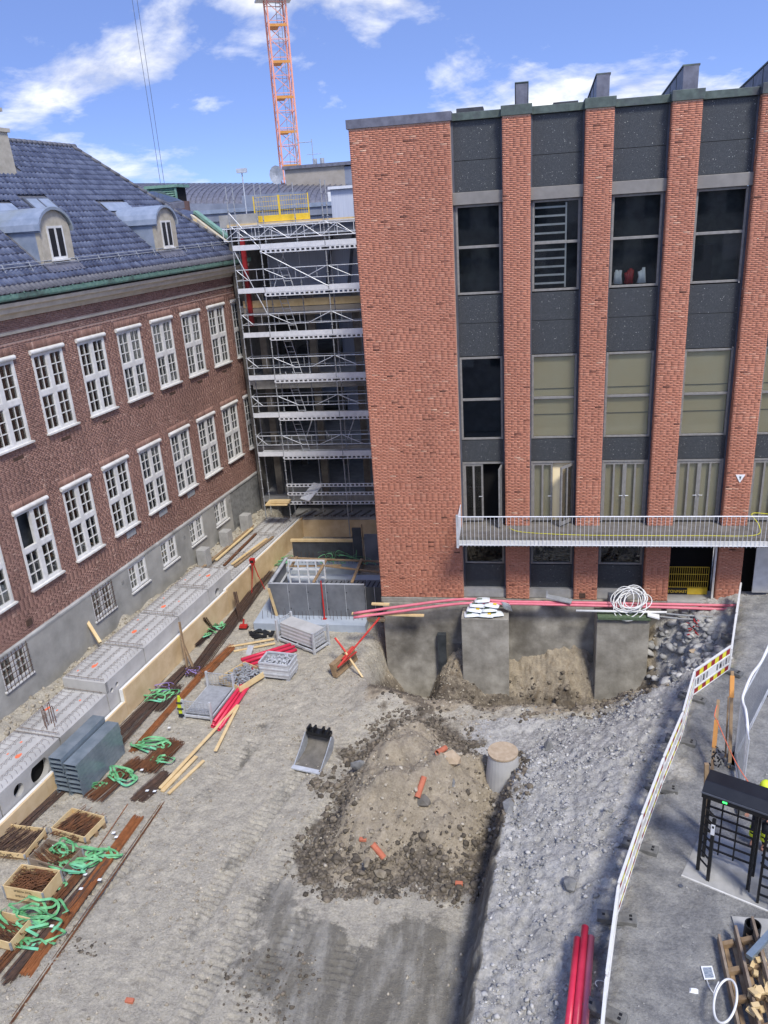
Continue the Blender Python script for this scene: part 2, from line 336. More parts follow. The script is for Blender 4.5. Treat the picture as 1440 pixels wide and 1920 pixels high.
LT = tps(PIT+[(x,y,0) for x,y in ((-3,20),(-6,25.4),(-6.2,28),(-8,25),(-10,20),(-12,15),(-3,12),(-5,9),(-10,9),(-16,8),(-10,32),(-6.5,34),(-3,17),(-1.5,20),(-1.6,10),(-1.5,15),(-14,24),(-12,36),(-7,22),(-5,22.5),(1,20),(2,14))])
def sstep(a, b, x): t = np.clip((x-a)/(b-a), 0, 1); return t*t*(3-2*t)
_g = NR.normal(size=(8,96,96))
def vnoise(x, y, sc, k=0):                       # cheap tiling value noise
    u = (x*sc) % 96; v = (y*sc) % 96; i = u.astype(int); j = v.astype(int); a = u-i; b = v-j; a = a*a*(3-2*a); b = b*b*(3-2*b); g = _g[k]; i1 = (i+1) % 96; j1 = (j+1) % 96; i %= 96; j %= 96
    return (g[i,j]*(1-a)+g[i1,j]*a)*(1-b)+(g[i,j1]*(1-a)+g[i1,j1]*a)*b
def xbank(y): return np.interp(y, [6,9,10.8,12.5,14.6,17.2,18.6,20.5], [-1.1,-1.02,-.95,-.77,-.6,-.31,-.17,.05])
def xbar(y): return np.interp(y, [6,8,10.8,12.9,15,17,19,21.2,23,28], [1.2,1.35,1.58,2.04,2.8,3.62,4.45,5.2,6.6,8.1])
def mound_r(x, y):
    th = np.arctan2((y-18.9)/3.6, (x+3.15)/2.9); return np.hypot((x+3.1)/2.9, (y-18.75)/3.55)*(1-.10*np.cos(th*3+.6)-.06*np.sin(5*th))+.05*vnoise(x, y, 1.1, 5)
def zones(x, y):
    d = x-xbank(y); wr = np.where(y < 18.2, sstep(-.55, .02, d+.05*vnoise(x,y,3,4)), 0)+np.where(y >= 18.2, sstep(-.55-(y-18.2)*.55, .1+(y-18.2)*.25, d), 0)
    r = mound_r(x, y); m = np.clip(1-r, 0, 1); yl = -x*cos(LA)+y*sin(LA)
    return wr, r, m, yl
TRK = [(-9.6,9,-6.3,21),(-8.1,9,-4.9,20.5),(-12.5,10,-8.4,23),(-6.5,8,-5.3,14.6),(-4.6,7.5,-4.3,13.8),(-7.4,24.5,-5.2,19.5)]
def height(x, y, fine=True):
    x = np.asarray(x, float); y = np.asarray(y, float); wr, r, m, yl = zones(x, y)
    z = LT(x, y)*sstep(-6.4,-5.2,x)*(1-wr)+RT(x, y)*wr
    z = np.where((y > 28.05) & (x > -5.2), np.minimum(z, 1.2), z)
    z = z+np.where(y < 7, 0, 0)
    mh = 1.95*(1-np.clip(r,0,1)**1.25)*(r < 1)*(1+.16*vnoise(x,y,.9,6)+.07*vnoise(x,y,2.3,3)); z = z*(1-.9*np.clip(m*2.2,0,1))+np.maximum(z, mh)*(.9*np.clip(m*2.2,0,1))
    z = np.where(yl > 18.95, np.maximum(z, 1.0+.2*sstep(18.95,19.8,yl)+.1*vnoise(x,y,1.7,2)), z)
    st = sstep(-.2, .6, x-xbar(y))*(y < 28)                       # trafficked street: smooth
    rub = wr*(1-st); z = z*(1-st)+2.3*st
    td = np.zeros_like(z); ts = np.zeros_like(z)                  # wheel and crawler tracks pressed into the yard
    for (ax, ay, bx_, by_) in TRK:
        L_ = np.hypot(bx_-ax, by_-ay); u_ = ((x-ax)*(bx_-ax)+(y-ay)*(by_-ay))/L_; v_ = ((x-ax)*(by_-ay)-(y-ay)*(bx_-ax))/L_+.25*np.sin(u_*.5+ax)
        k_ = (u_ > 0)*(u_ < L_)*sstep(.34,.24,np.abs(v_))*np.clip(.6+.8*vnoise(x,y,.6,4),0,1); td = np.maximum(td, k_); ts = np.where(k_ > 0, np.sin(u_*2*pi/.19+np.abs(v_)*5), ts)
    z = z-td*(1-np.clip(m*3,0,1))*(1-wr)*(.06-.045*ts)*fine
    if fine:
        a = .018+.05*rub+.05*np.clip(m*3,0,1)+.07*sstep(23.6,24.6,y)*(y < 28)*(x < 5)*sstep(-5.6,-4.8,x)
        z = z+a*(vnoise(x,y,1.6,0)*.8+vnoise(x,y,4.1,1)*.5+vnoise(x,y,9.3,2)*.45+vnoise(x,y,19.0,7)*.28)*(1-.75*st)+.02*vnoise(x,y,.5,3)*(1-st)
    return z
xs = np.r_[np.arange(-21,-15.5,.12), np.arange(-15.5, 8.5, .052), np.arange(8.5,13.1,.15)]; ys = np.r_[np.arange(4,9,.09), np.arange(9, 29, .052), np.arange(29, 48, .25)]
X, Y = np.meshgrid(xs, ys); Zt = height(X, Y)
nx, ny = len(xs), len(ys); idx = np.arange(nx*ny).reshape(ny, nx)
F4 = np.stack([idx[:-1,:-1], idx[:-1,1:], idx[1:,1:], idx[1:,:-1]], -1).reshape(-1,4)
def ground_material():
    m = bpy.data.materials.new('ground'); m.use_nodes = True; t = m.node_tree; b = t.nodes['Principled BSDF']; b.inputs['Roughness'].default_value = .95; b.inputs['Specular IOR Level'].default_value = .25
    g = nd('ShaderNodeNewGeometry', t); pos = g.outputs['Position']
    def noise(s, d=6, ro=.62, st=None):
        v = pos
        if st: mp = nd('ShaderNodeMapping', t); t.links.new(pos, mp.inputs[0]); mp.inputs['Scale'].default_value = st; mp.inputs['Rotation'].default_value = (0,0,-.45); v = mp.outputs[0]
        n = nd('ShaderNodeTexNoise', t); t.links.new(v, n.inputs['Vector']); n.inputs['Scale'].default_value = s; n.inputs['Detail'].default_value = d; n.inputs['Roughness'].default_value = ro; return n.outputs[0]
    def ramp(f, a, ca, c, cc):
        r = nd('ShaderNodeValToRGB', t); t.links.new(f, r.inputs[0]); r.color_ramp.elements[0].position = a; r.color_ramp.elements[1].position = c; r.color_ramp.elements[0].color = sr(ca); r.color_ramp.elements[1].color = sr(cc); return r.outputs[0]
    def mix(f, a, c):
        n = nd('ShaderNodeMixRGB', t); t.links.new(f, n.inputs[0]); t.links.new(a, n.inputs[1]); t.links.new(c, n.inputs[2]); return n.outputs[0]
    at = nd('ShaderNodeAttribute', t); at.attribute_name = 'zone'; sep = nd('ShaderNodeSeparateColor', t); t.links.new(at.outputs['Color'], sep.inputs[0])
    at2 = nd('ShaderNodeAttribute', t); at2.attribute_name = 'zone2'; sep2 = nd('ShaderNodeSeparateColor', t); t.links.new(at2.outputs['Color'], sep2.inputs[0])
    fine = noise(16, 8, .7); mid = noise(2.6, 8, .65); big = noise(.55, 5)
    base = mix(ramp(mid,.42,(0,0,0),.68,(255,255,255)), ramp(fine,.3,(142,136,122),.72,(192,185,169)), ramp(fine,.3,(172,165,146),.7,(212,204,184)))
    base = mix(ramp(noise(3.2,9,.72,(.5,1.1,1)),.54,(0,0,0),.68,(190,190,190)), base, ramp(fine,.3,(104,98,88),.7,(138,131,118)))
    base = mix(ramp(noise(1.1,6,.6),.56,(0,0,0),.70,(150,150,150)), base, ramp(fine,.3,(150,142,120),.7,(182,173,149)))
    base = mix(ramp(noise(9,4,.8),.66,(0,0,0),.74,(200,200,200)), base, ramp(fine,.3,(176,171,160),.7,(206,202,192)))
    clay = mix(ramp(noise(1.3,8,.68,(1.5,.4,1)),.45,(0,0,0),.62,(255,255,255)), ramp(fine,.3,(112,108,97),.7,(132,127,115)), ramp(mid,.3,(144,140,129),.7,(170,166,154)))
    grey = mix(ramp(mid,.4,(0,0,0),.66,(255,255,255)), ramp(fine,.34,(140,138,132),.7,(188,185,177)), ramp(fine,.3,(172,170,163),.68,(212,209,201)))
    brown = mix(ramp(mid,.4,(0,0,0),.66,(255,255,255)), ramp(fine,.3,(132,121,103),.72,(172,160,138)), ramp(fine,.3,(156,144,122),.7,(190,177,154)))
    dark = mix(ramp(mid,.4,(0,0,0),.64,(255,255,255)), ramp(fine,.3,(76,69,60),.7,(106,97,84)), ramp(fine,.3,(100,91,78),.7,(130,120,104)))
    street = mix(ramp(noise(1.7,10,.72),.40,(0,0,0),.66,(255,255,255)), ramp(fine,.3,(106,106,105),.7,(140,140,138)), ramp(fine,.3,(152,151,146),.7,(180,178,170)))
    street = mix(ramp(noise(.6,5),.58,(0,0,0),.74,(150,150,150)), street, ramp(fine,.3,(118,112,100),.7,(140,134,122)))
    orange = ramp(mid,.3,(112,95,70),.7,(142,122,92))
    def edge(c, s=.5): return ramp(mth('ADD', c, mth('MULTIPLY', mth('SUBTRACT', noise(3.3,8,.7), .5, t), s*2, t), t), .36, (0,0,0), .64, (255,255,255))
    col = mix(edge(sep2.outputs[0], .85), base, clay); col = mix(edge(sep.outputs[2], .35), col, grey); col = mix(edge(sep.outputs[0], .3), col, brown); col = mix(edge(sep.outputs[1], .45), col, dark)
    col = mix(edge(sep2.outputs[1], .3), col, street); col = mix(edge(sep2.outputs[2], .4), col, orange)
    t.links.new(col, b.inputs['Base Color'])
    bn = nd('ShaderNodeBump', t); bn.inputs['Strength'].default_value = 1.0; bn.inputs['Distance'].default_value = .05
    t.links.new(mth('ADD', noise(26,8,.75), mth('MULTIPLY', noise(7,6), 1.2, t), t), bn.inputs['Height']); t.links.new(bn.outputs[0], b.inputs['Normal'])
    MATS['ground'] = m
ground_material()
me = fast_mesh('ground', np.stack([X,Y,Zt],-1).reshape(-1,3), F4, 'ground')
wr, r, m_, yl = zones(X, Y); st = sstep(-.9, .5, X-xbar(Y)+.35*vnoise(X,Y,.9,6))*(Y < 28)
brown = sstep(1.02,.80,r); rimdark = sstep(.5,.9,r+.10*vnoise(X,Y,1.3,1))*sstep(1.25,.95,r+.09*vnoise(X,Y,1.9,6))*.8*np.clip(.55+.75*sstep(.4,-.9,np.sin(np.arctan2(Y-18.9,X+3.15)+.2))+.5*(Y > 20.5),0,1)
pitd = sstep(22.9,23.9,Y+.3*vnoise(X,Y,1.1,2))*(Y < 28.2)*sstep(5.6,4.8,X)*sstep(-5.9,-5.0,X)
greyz = np.clip(wr*1.0*(1-st)*np.where(Y > 22.8, sstep(3.4,4.6,X), 1)+.55*sstep(1.4,.2,np.hypot((X+3.6)/1.6,(Y-14.4)/1.0))+.75*sstep(1.5,.3,np.hypot((X-.6)/2.6,(Y-21.6)/1.5)), 0, 1)
greyz = greyz*(1-.8*sstep(.12,.5,np.clip(xbank(Y)-X,0,1))*(Y<18.5))
clay = (.72+.35*vnoise(X,Y,.8,2)+.4*sstep(-8.0,-4.0,X))*sstep(-8.6,-4.6,X+1.1*vnoise(X,Y,.7,1))*sstep(16.2,12.6,Y+.25*(X+4)+.9*vnoise(X,Y,.8,3))*(1-wr)+.9*(1-wr)*sstep(-.75,-.35,X-xbank(Y))*(Y<18)
orange = (sstep(24.9,26.3,Y)*sstep(-1.0,.2,X)*sstep(3.4,2.2,X)+sstep(25.6,26.6,Y)*sstep(-3.6,-3.1,X)*sstep(-1.6,-2.2,X))*(Y < 28.2)*.36
def tracks(x, y):
    o = np.zeros_like(x)
    for (ax, ay, bx_, by_) in TRK:
        L_ = np.hypot(bx_-ax, by_-ay); u_ = ((x-ax)*(bx_-ax)+(y-ay)*(by_-ay))/L_; v_ = ((x-ax)*(by_-ay)-(y-ay)*(bx_-ax))/L_+.25*np.sin(u_*.5+ax); o = np.maximum(o, (u_ > 0)*(u_ < L_)*sstep(.4,.2,np.abs(v_)))
    return o
clay = np.maximum(clay, (.30+.16*vnoise(X,Y,1.5,7))*tracks(X,Y)*(1-wr)*(r > 1.02))
face = sstep(-.85,-.5,X-xbank(Y))*sstep(.10,-.05,X-xbank(Y)+.05*vnoise(X,Y,3,4))*sstep(18.4,17.4,Y); greyz = greyz*(1-face); clay = np.maximum(clay, face)  # cut bank: wet clay, with the shadow on its face painted in dark
def cattr(name, a, b, c):
    ca = me.attributes.new(name, 'FLOAT_COLOR', 'POINT'); ca.data.foreach_set('color', np.stack([np.clip(a,0,1),np.clip(b,0,1),np.clip(c,0,1),np.ones_like(a)],-1).astype(np.float32).ravel())
cattr('zone', np.clip(brown+1.0*pitd,0,1), np.clip(rimdark*.76+.45*face+.5*pitd*sstep(-2.8,-3.4,X)+.62*pitd*sstep(23.8,24.6,Y)*sstep(27.8,26.6,Y),0,1), greyz*(1-.85*pitd))  # extra dark weight: shade of bank face and deep pit put into the colour
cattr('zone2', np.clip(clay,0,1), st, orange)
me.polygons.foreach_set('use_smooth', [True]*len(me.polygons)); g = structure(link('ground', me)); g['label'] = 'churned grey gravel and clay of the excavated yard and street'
big = MB(); big.quad((-1500,-400,-2.6),(1500,-400,-2.6),(1500,2500,-2.6),(-1500,2500,-2.6)); structure(big.build('land', 'dirt'))
# ------------------------------------------------------------------ the new-town block on the right: red brick piers, dark panels, balcony
YF = 28.0; ZB, ZT = 2.08, 19.17
bld = thing('office_building', 'tall red brick block with dark aggregate panels, brick piers and a long balcony', 'building', (1.6,YF,ZB), frame='W')
PIERS = [(-.44,.44),(2.15,3.0),(4.74,5.6),(7.33,8.17),(9.92,10.76)]
BAYS = [(-2.11,-.44),(.44,2.15),(3.0,4.74),(5.6,7.33),(8.17,9.92)]
BL, BH, BJ = .222, .0605, .011
REC = 28.36                                     # plane of the recessed bays
core = MB(); core.box((-5.43,YF+.13,ZB-3.6),(-2.11,YF+12,ZT)); core.build('core_wall', 'mortar_red', bld)
mort = MB(); mort.box((-5.43,YF+.004,ZB),(-2.11,YF+.12,ZT))
for a, b in PIERS: mort.box((a,YF+.004,ZB),(b,REC-.002,ZT))
mort.build('mortar', 'mortar_red', bld)
B = lay_bricks([(-5.43,-2.11,ZB,ZT)]+[(a,b,ZB,ZT) for a, b in PIERS], [], BL, BH, BJ)
cen = np.c_[(B[:,0]+B[:,1])/2, np.full(len(B),YF), (B[:,2]+B[:,3])/2]
vis = (cen[:,0]*28/YF < 8.3) & (B[:,1]-B[:,0] > .15); dist = np.linalg.norm(cen-np.array((0,0,H)), axis=1); order = np.argsort(np.where(vis, dist, 999))[:300]
mask = np.ones(len(B), bool); mask[order] = False
wall = link('brick_wall', brick_mesh('brick_wall', B[mask], (0,YF+.004,0), (1,0,0), (0,-1,0), 'brick_red'), bld, 'stuff')
brick_parts(B, (0,YF+.004,0), (1,0,0), (0,-1,0), 'brick_red', bld, order)
for a, b in PIERS:                              # pier flanks
    for x, n in ((a,(-1,0,0)),(b,(1,0,0))):
        Bs = lay_bricks([(YF,REC,ZB,ZT)], [], BL, BH, BJ); link('pier_flank', brick_mesh('pier_flank', Bs, (x,0,0), (0,1,0), n, 'brick_red'), bld, 'stuff')
cap = MB()
cap.box((-5.50,YF-.06,ZT),(-2.05,YF+.7,ZT+.28)); cap.build('coping', 'zinc', bld, bevel=.01)
for a, b in PIERS:
    c = MB(); c.box((a-.05,YF-.06,ZT+.002),(b+.05,YF+.6,ZT+.30)); c.build('pier_cap', 'copper_dark', bld, bevel=.01)
for a, b in BAYS:
    c = MB(); c.box((a+.052,REC-.12,ZT+.006),(b-.052,REC+.5,ZT+.235)); c.build('coping', 'copper_dark', bld, bevel=.01)
rf = MB(); rf.box((-5.3,YF+.4,ZT-.5),(11.5,YF+12,ZT+.02)); rf.build('roof', 'roof_felt', bld)
for (x0, x1, hh, L) in ((-.02,.36,.98,.5),(2.52,2.92,1.0,9.7),(5.14,5.60,1.02,9.7),(7.78,8.26,1.05,9.7)):
    f = MB(); f.prism([(x0,28.9,ZT+.02),(x0,28.9,ZT+.02+hh),(x0,28.9+L,ZT+.05)], (x1-x0,0,0)); fin = f.build('roof_fin', 'zinc', bld)
    tr = MB(); tr.bar((x0+(x1-x0)/2,28.9,ZT+hh+.05),(x0+(x1-x0)/2,28.9+L,ZT+.08),x1-x0+.06,.05); tr.build('fin_flashing', 'copper_dark', fin)
    for k in range(1, int(L/1.1)): 
        q = k*1.1; zt = hh*(1-q/L); s_ = MB(); s_.box((x0-.012,28.9+q,ZT+.03),(x0,28.9+q+.03,ZT+zt)); s_.build('seam', 'copper_dark', fin)
hb = MB(); hb.box((-2.0,29.6,ZT),(-1.1,30.4,ZT+.5)); hb.build('roof_hatch', 'roof_felt', bld)
hb = MB(); hb.box((1.2,29.5,ZT),(2.0,30.2,ZT+.42)); hb.build('roof_hatch', 'roof_felt', bld)
def window(parent, x0, x1, z0, z1, y, bars_z=(), fw=.075, backing='room_dark', gl='glass_dark', bars_x=()):
    f = MB(); f.box((x0,y-.05,z0),(x0+fw,y+.06,z1)); f.box((x1-fw,y-.05,z0),(x1,y+.06,z1)); f.box((x0+fw,y-.049,z0),(x1-fw,y+.06,z0+fw)); f.box((x0+fw,y-.049,z1-fw),(x1-fw,y+.06,z1))
    for bz in bars_z: f.box((x0+fw,y-.047,bz-.045),(x1-fw,y+.06,bz+.045))
    for bx_ in bars_x: f.box((bx_-.03,y-.046,z0+fw),(bx_+.03,y+.06,z1-fw))
    fr = f.build('window_frame', 'frame_grey', parent, bevel=.008)
    zz = [z0+fw]+[v for b in bars_z for v in (b-.045,b+.045)]+[z1-fw]; xx = [x0+fw]+[v for b in bars_x for v in (b-.03,b+.03)]+[x1-fw]
    for i in range(0, len(zz), 2):
        for j in range(0, len(xx), 2):
            p = MB(); p.box((xx[j],y,zz[i]),(xx[j+1],y+.012,zz[i+1])); p.build('pane', gl, fr)
    if backing:
        k = MB(); e_ = .075 if backing == 'blind' else .32; k.quad((x0,y+e_,z0),(x1,y+e_,z0),(x1,y+e_,z1),(x0,y+e_,z1)); k.build('room', backing, fr)
    return fr
chipm = MB(); 
for q in range(2): chipm.add([(-.012,0,-.008),(.012,0,-.01),(.014,0,.009),(-.01,0,.012),(0,-.006,0)], [(0,1,4),(1,2,4),(2,3,4),(3,0,4)])
def panel(x0, x1, z0, z1, chips=26):
    p = MB(); p.box((x0,REC,z0),(x1,REC+.1,z1)); o = p.build('facade_panel', 'panel', bld, bevel=.004)
    c = MB()
    for k in range(int(chips*(z1-z0)*7)):
        s_ = .0025+.009*NR.random()**7; x = NR.uniform(x0+.03,x1-.03); z = NR.uniform(z0+.03,z1-.03); w2 = s_*NR.uniform(.6,1.2)
        c.add([(x-s_,REC,z-w2),(x+s_,REC,z-w2*.7),(x+s_*.8,REC,z+w2),(x-s_,REC,z+w2*.8),(x,REC-.006,z)], [(0,1,4),(1,2,4),(2,3,4),(3,0,4)])
    c.build('stone_chips', 'panel_chip', o, kind='stuff')
for i, (a, b) in enumerate(BAYS):
    sb = MB(); sb.box((a-.0,REC+.5,ZB-.3),(b+.0,REC+.6,ZT-.5))
    sb.build('inner_wall', 'room_black', bld)
    cl = MB()
    for x in (a, b-.07): cl.box((x+.001,REC-.03,ZB+.25),(x+.069,REC+.1,ZT))
    cl.build('side_cladding', 'dark_clad', bld)
    a_, b_ = a+.072, b-.072
    panel(a_,b_,17.99,ZT-.01); panel(a_,b_,17.03,17.975)
    l = MB(); l.box((a-.0+.004,REC-.16,16.63),(b-.004,REC+.08,17.02)); l.build('lintel', 'beige_metal', bld, bevel=.012)
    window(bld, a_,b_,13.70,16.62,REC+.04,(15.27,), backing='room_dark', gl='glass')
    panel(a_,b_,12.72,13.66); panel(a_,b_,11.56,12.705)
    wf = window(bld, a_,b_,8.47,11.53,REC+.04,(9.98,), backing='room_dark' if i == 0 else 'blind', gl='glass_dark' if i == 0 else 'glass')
    panel(a_,b_,7.62,8.44)
    if i: 
        hz = MB(); hz.box((a_+.08,REC+.09,10.28),(b_-.08,REC+.1,10.30)); hz.box((a_+.08,REC+.09,9.34),(b_-.08,REC+.1,9.36)); hz.build('blind_rail', 'frame_grey', wf)
    # double glazed balcony doors: each leaf is frame + narrow panes
    jf = MB(); jf.box((a_,REC-.02,5.22),(a_+.05,REC+.1,7.6)); jf.box((b_-.05,REC-.02,5.22),(b_,REC+.1,7.6)); jf.box((a_+.05,REC-.02,7.53),(b_-.05,REC+.1,7.6)); dj = jf.build('door_frame', 'frame_grey', bld)
    mid = (a_+b_)/2; lw = (b_-a_-.1)/2
    for k, x0 in enumerate((a_+.05, mid)):
        opened = (i == 0 and k == 1) or (i == 1 and k == 1)
        d = MB(); 
        for q in (0, lw*.5-.035, lw-.07): d.box((q,-.03,0),(q+.07,.03,2.28))
        d.box((.07,-.03,0),(lw*.5-.035,.03,.14)); d.box((lw*.5+.035,-.03,0),(lw-.07,.03,.14)); d.box((.07,-.03,2.2),(lw*.5-.035,.03,2.28)); d.box((lw*.5+.035,-.03,2.2),(lw-.07,.03,2.28))
        leaf = MB(); leaf.v = d.v; leaf.f = d.f; o = link('door_leaf', leaf.mesh('door_leaf', 'frame_grey'), bld)
        if opened:
            ang = radians(-98 if i == 0 else -62); o.matrix_parent_inverse = FRAME[bld.name]; o.location = (x0+lw,REC,5.24); o.rotation_euler = (0,0,pi-ang if False else pi+radians(82 if i == 0 else 50))
        else: o.location = (x0,REC+.03,5.24)
        for q0, q1 in ((.07,lw*.5-.035),(lw*.5+.035,lw-.07)):
            p = MB(); p.box((q0,-.006,.14),(q1,.006,2.2)); p.build('pane', 'glass', o)
        h = MB(); h.tube((lw-.05 if k == 0 else .05,-.03,1.0),(lw-.05 if k == 0 else .05,-.08,1.0),.012); h.tube((lw-.05 if k == 0 else .05,-.08,1.0),(lw-.17 if k == 0 else .17,-.08,1.0),.012); h.build('handle', 'alu', o)
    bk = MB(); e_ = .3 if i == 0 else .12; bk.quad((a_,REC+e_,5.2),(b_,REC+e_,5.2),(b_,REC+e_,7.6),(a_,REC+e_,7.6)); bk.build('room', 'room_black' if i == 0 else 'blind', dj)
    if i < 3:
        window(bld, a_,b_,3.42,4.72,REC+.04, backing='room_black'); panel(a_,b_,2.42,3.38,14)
        s_ = MB(); s_.box((a+.003,REC-.2,2.05),(b-.003,REC+.1,2.41)); s_.build('sill', 'concrete', bld)
# contents seen through the top windows
c = MB()
for k in range(10): c.bar((.6,REC+.09,13.95+k*.27),(1.6,REC+.09,13.95+k*.27),.04,.06)
c.bar((1.62,REC+.09,13.8),(1.62,REC+.09,16.5),.05,.04); c.build('shelf_rails', 'white_paint', bld)
for k in range(3):
    s_ = MB(); 
    for q in range(6): s_.tube((3.35+k*.38+NR.uniform(-.1,.1),REC+.17,13.8),(3.35+k*.38+NR.uniform(-.12,.12),REC+.18,14.22+NR.uniform(-.08,.08)),.09,7,r2=.05)
    s_.build('plastic_sack', 'bag_white' if k != 1 else 'red_stripe', bld, smooth=True)
c = MB(); c.box((5.75,REC+.15,13.8),(6.35,REC+.2,14.9)); c.build('screen', 'black_plastic', bld)
# open ground-floor bays
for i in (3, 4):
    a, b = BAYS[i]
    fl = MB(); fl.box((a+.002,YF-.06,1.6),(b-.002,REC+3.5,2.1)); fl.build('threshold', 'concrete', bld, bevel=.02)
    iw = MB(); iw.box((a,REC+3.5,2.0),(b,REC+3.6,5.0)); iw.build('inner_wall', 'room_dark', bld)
dr = MB(); dr.box((7.2,YF+.05,2.1),(7.27,YF+.12,4.86)); dr.build('door_post', 'white_paint', bld)
dr = MB(); dr.box((8.75,REC+.1,2.25),(9.45,REC+.15,4.6)); dr.build('door_leaf', 'white_paint', bld)
# balcony
BY = 26.82
s_ = MB(); s_.box((-2.1,BY,4.92),(12,YF-.004,5.17)); 
s_.build('balcony_slab', 'concrete_dark', bld)
for (a, b) in BAYS:
    s_ = MB(); s_.box((a+.004,YF-.004,4.93),(b-.004,REC+.3,5.16)); s_.build('balcony_floor', 'concrete_dark', bld)
s_ = MB(); s_.box((-2.14,BY-.05,4.90),(12,BY,5.06)); s_.build('balcony_fascia', 'white_paint', bld)
s_ = MB(); s_.box((-2.18,BY-.06,4.86),(12,YF-.01,4.90)); s_.build('balcony_soffit', 'frame_grey', bld)
rl = MB(); rl.tube((-2.13,BY-.08,6.02),(12,BY-.08,6.02),.022); rl.tube((-2.13,BY-.08,6.02),(-2.13,YF-.03,6.02),.022); rl.tube((-2.13,BY-.08,4.9),(12,BY-.08,4.9),.014); rl.build('handrail', 'alu', bld)
x = -2.13
bal = MB(); bal.tube((0,0,4.84),(0,0,6.02),.0085,5); bm_ = bal.mesh('baluster', 'alu')
while x < 11.9:
    link('baluster', bm_, bld, loc=(x,BY-.08,0)); x += .145
for k in range(8): link('baluster', bm_, bld, loc=(-2.13,BY+.05+k*.145,0))
pst = MB(); pst.box((-2.22,BY-.14,4.8),(-2.14,BY-.06,6.1)); pst.build('rail_post', 'galv', bld)
ho = MB(); ho.path(catmull([(-.3,27.7,5.19),(.2,27.3,5.19),(2,27.05,5.19),(4,27.0,5.19),(6.5,27.0,5.19),(8.2,27.05,5.19),(8.35,27.2,5.5),(8.2,27.6,5.8),(9,27.4,5.8)]), .013, 6); centred(ho, 'hose', 'yellow_stripe', 'thin yellow hose lying along the balcony floor', 'hose', smooth=True)
sg = MB(); sg.prism([(7.62,YF-.03,7.12),(7.94,YF-.03,7.12),(7.78,YF-.03,6.82)], (0,.02,0)); o = sg.build('wall_sign', 'paper', bld); sg = MB(); sg.prism([(7.745,YF-.04,7.06),(7.815,YF-.04,7.06),(7.78,YF-.04,6.92)], (0,.008,0)); sg.build('sign_mark', 'copper_dark', o)
vt = MB(); vt.box((2.35,YF-.02,2.14),(2.58,YF+.02,2.36)); vt.build('air_vent', 'rust_dark', bld)
# concrete foundation the digging has bared
f = MB(); f.box((-5.38,YF-.10,-3.2),(5.4,YF+.12,1.84)); f.box((-5.45,YF-.03,1.84),(11.5,YF+.125,2.06)); f.build('foundation_wall', 'concrete_old', bld, bevel=.02)
f = MB(); f.box((-3.2,YF-.34,-2.6),(-2.86,YF-.11,.55)); f.build('recess_shade_block', 'room_dark', bld)  # dark block standing proud of the wall; its colour imitates a shaded recess
f = MB(); f.box((-2.86,YF-.22,-2.6),(-2.2,YF-.105,.05)); f.build('foundation_step', 'concrete_dark', bld)
for (x0, x1, z1) in ((-2.16,-.34,1.74),(2.93,4.84,1.84)):
    p = MB(); p.box((x0,26.9,-3.2),(x1,YF-.105,z1)); o = centred(p, 'concrete_pier', 'concrete_old', 'squat weathered concrete pier under the stacked cement bags' if x0 < 0 else 'squat weathered concrete pier under the white hose coil', 'pier', 'bared concrete piers below the brick block', bevel=.03)
# ------------------------------------------------------------------ the old wing on the left: dark brick, white windows, blue pantiles
WY = 19.9; S0, S1 = 13.5, 39.3
wing = thing('old_brick_wing', 'long dark brick wing with white multi-pane windows and glazed blue tile roof', 'building', LW(27,WY,1.0), LROT, frame='L')
c = MB(); c.box((S0,WY+.6,-1),(S1,WY+9,14.6)); c.build('core_wall', 'room_dark', wing)
c = MB(); c.box((S0,WY+.061,14.0),(S1,WY+.59,14.6)); c.box((S0-.3,WY+.0,0),(S0,WY+9,14.6)); c.build('wall_head', 'mortar_dark', wing)
UPW = [20.12+2.51*k for k in range(-1,8)]; LOW = [20.16+2.51*k for k in range(-2,8)]; WW = 1.62
holes = [(s,s+WW,9.86,12.84) for s in UPW]+[(s,s+WW,4.82,7.78) for s in LOW]
def wall_holes(mb, u0, u1, z0, z1, y0, y1, hs):
    zs = sorted({z0,z1}|{z for h in hs for z in h[2:] if z0 < z < z1})
    for a, b in zip(zs, zs[1:]):
        u = u0
        for h in sorted(h for h in hs if h[2] < (a+b)/2 < h[3]): 
            if h[0] > u: mb.box((u,y0,a),(h[0],y1,b))
            u = max(u, h[1])
        if u < u1: mb.box((u,y0,a),(u1,y1,b))
BAS = (17.93,22.93,25.46,27.96,30.5,33.0)
c = MB(); wall_holes(c, S0, S1, 3.4, 14.0, WY+.004, WY+.4, holes); c.build('mortar', 'mortar_dark', wing)
sold = []
for s_, zt in [(s,12.84) for s in UPW]+[(s,7.78) for s in LOW]:
    holes.append((s_-.1,s_+WW+.1,zt,zt+.3)); n = 26
    sold += [(s_-.1+k*.07,s_-.1+k*.07+.059,zt+.008,zt+.295) for k in range(n)]
B = lay_bricks([(S0,S1,3.42,13.2),(S0,S1,13.28,13.5),(S0,S1,13.66,14.0)], holes, .222, .0605, .012, soldier=sold)
cw = np.array([LW(*v) for v in np.c_[(B[:,0]+B[:,1])/2, np.full(len(B),WY), (B[:,2]+B[:,3])/2]])
def pixel(p):
    q = np.asarray(p)-np.array((0,0,H)); ww = q@np.array(CF); return 720+FPX*(q@np.array(CR))/ww, 960-FPX*(q@np.array(CU))/ww, ww
px, py, ww = pixel(cw); vis = (px > 4) & (py < 1900) & (B[:,1]-B[:,0] > .15); order = np.argsort(np.where(vis, ww, 999))[:300]; mask = np.ones(len(B), bool); mask[order] = False
link('brick_wall', brick_mesh('brick_wall', B[mask], (0,WY+.004,0), (1,0,0), (0,-1,0), 'brick_dark'), wing, 'stuff')
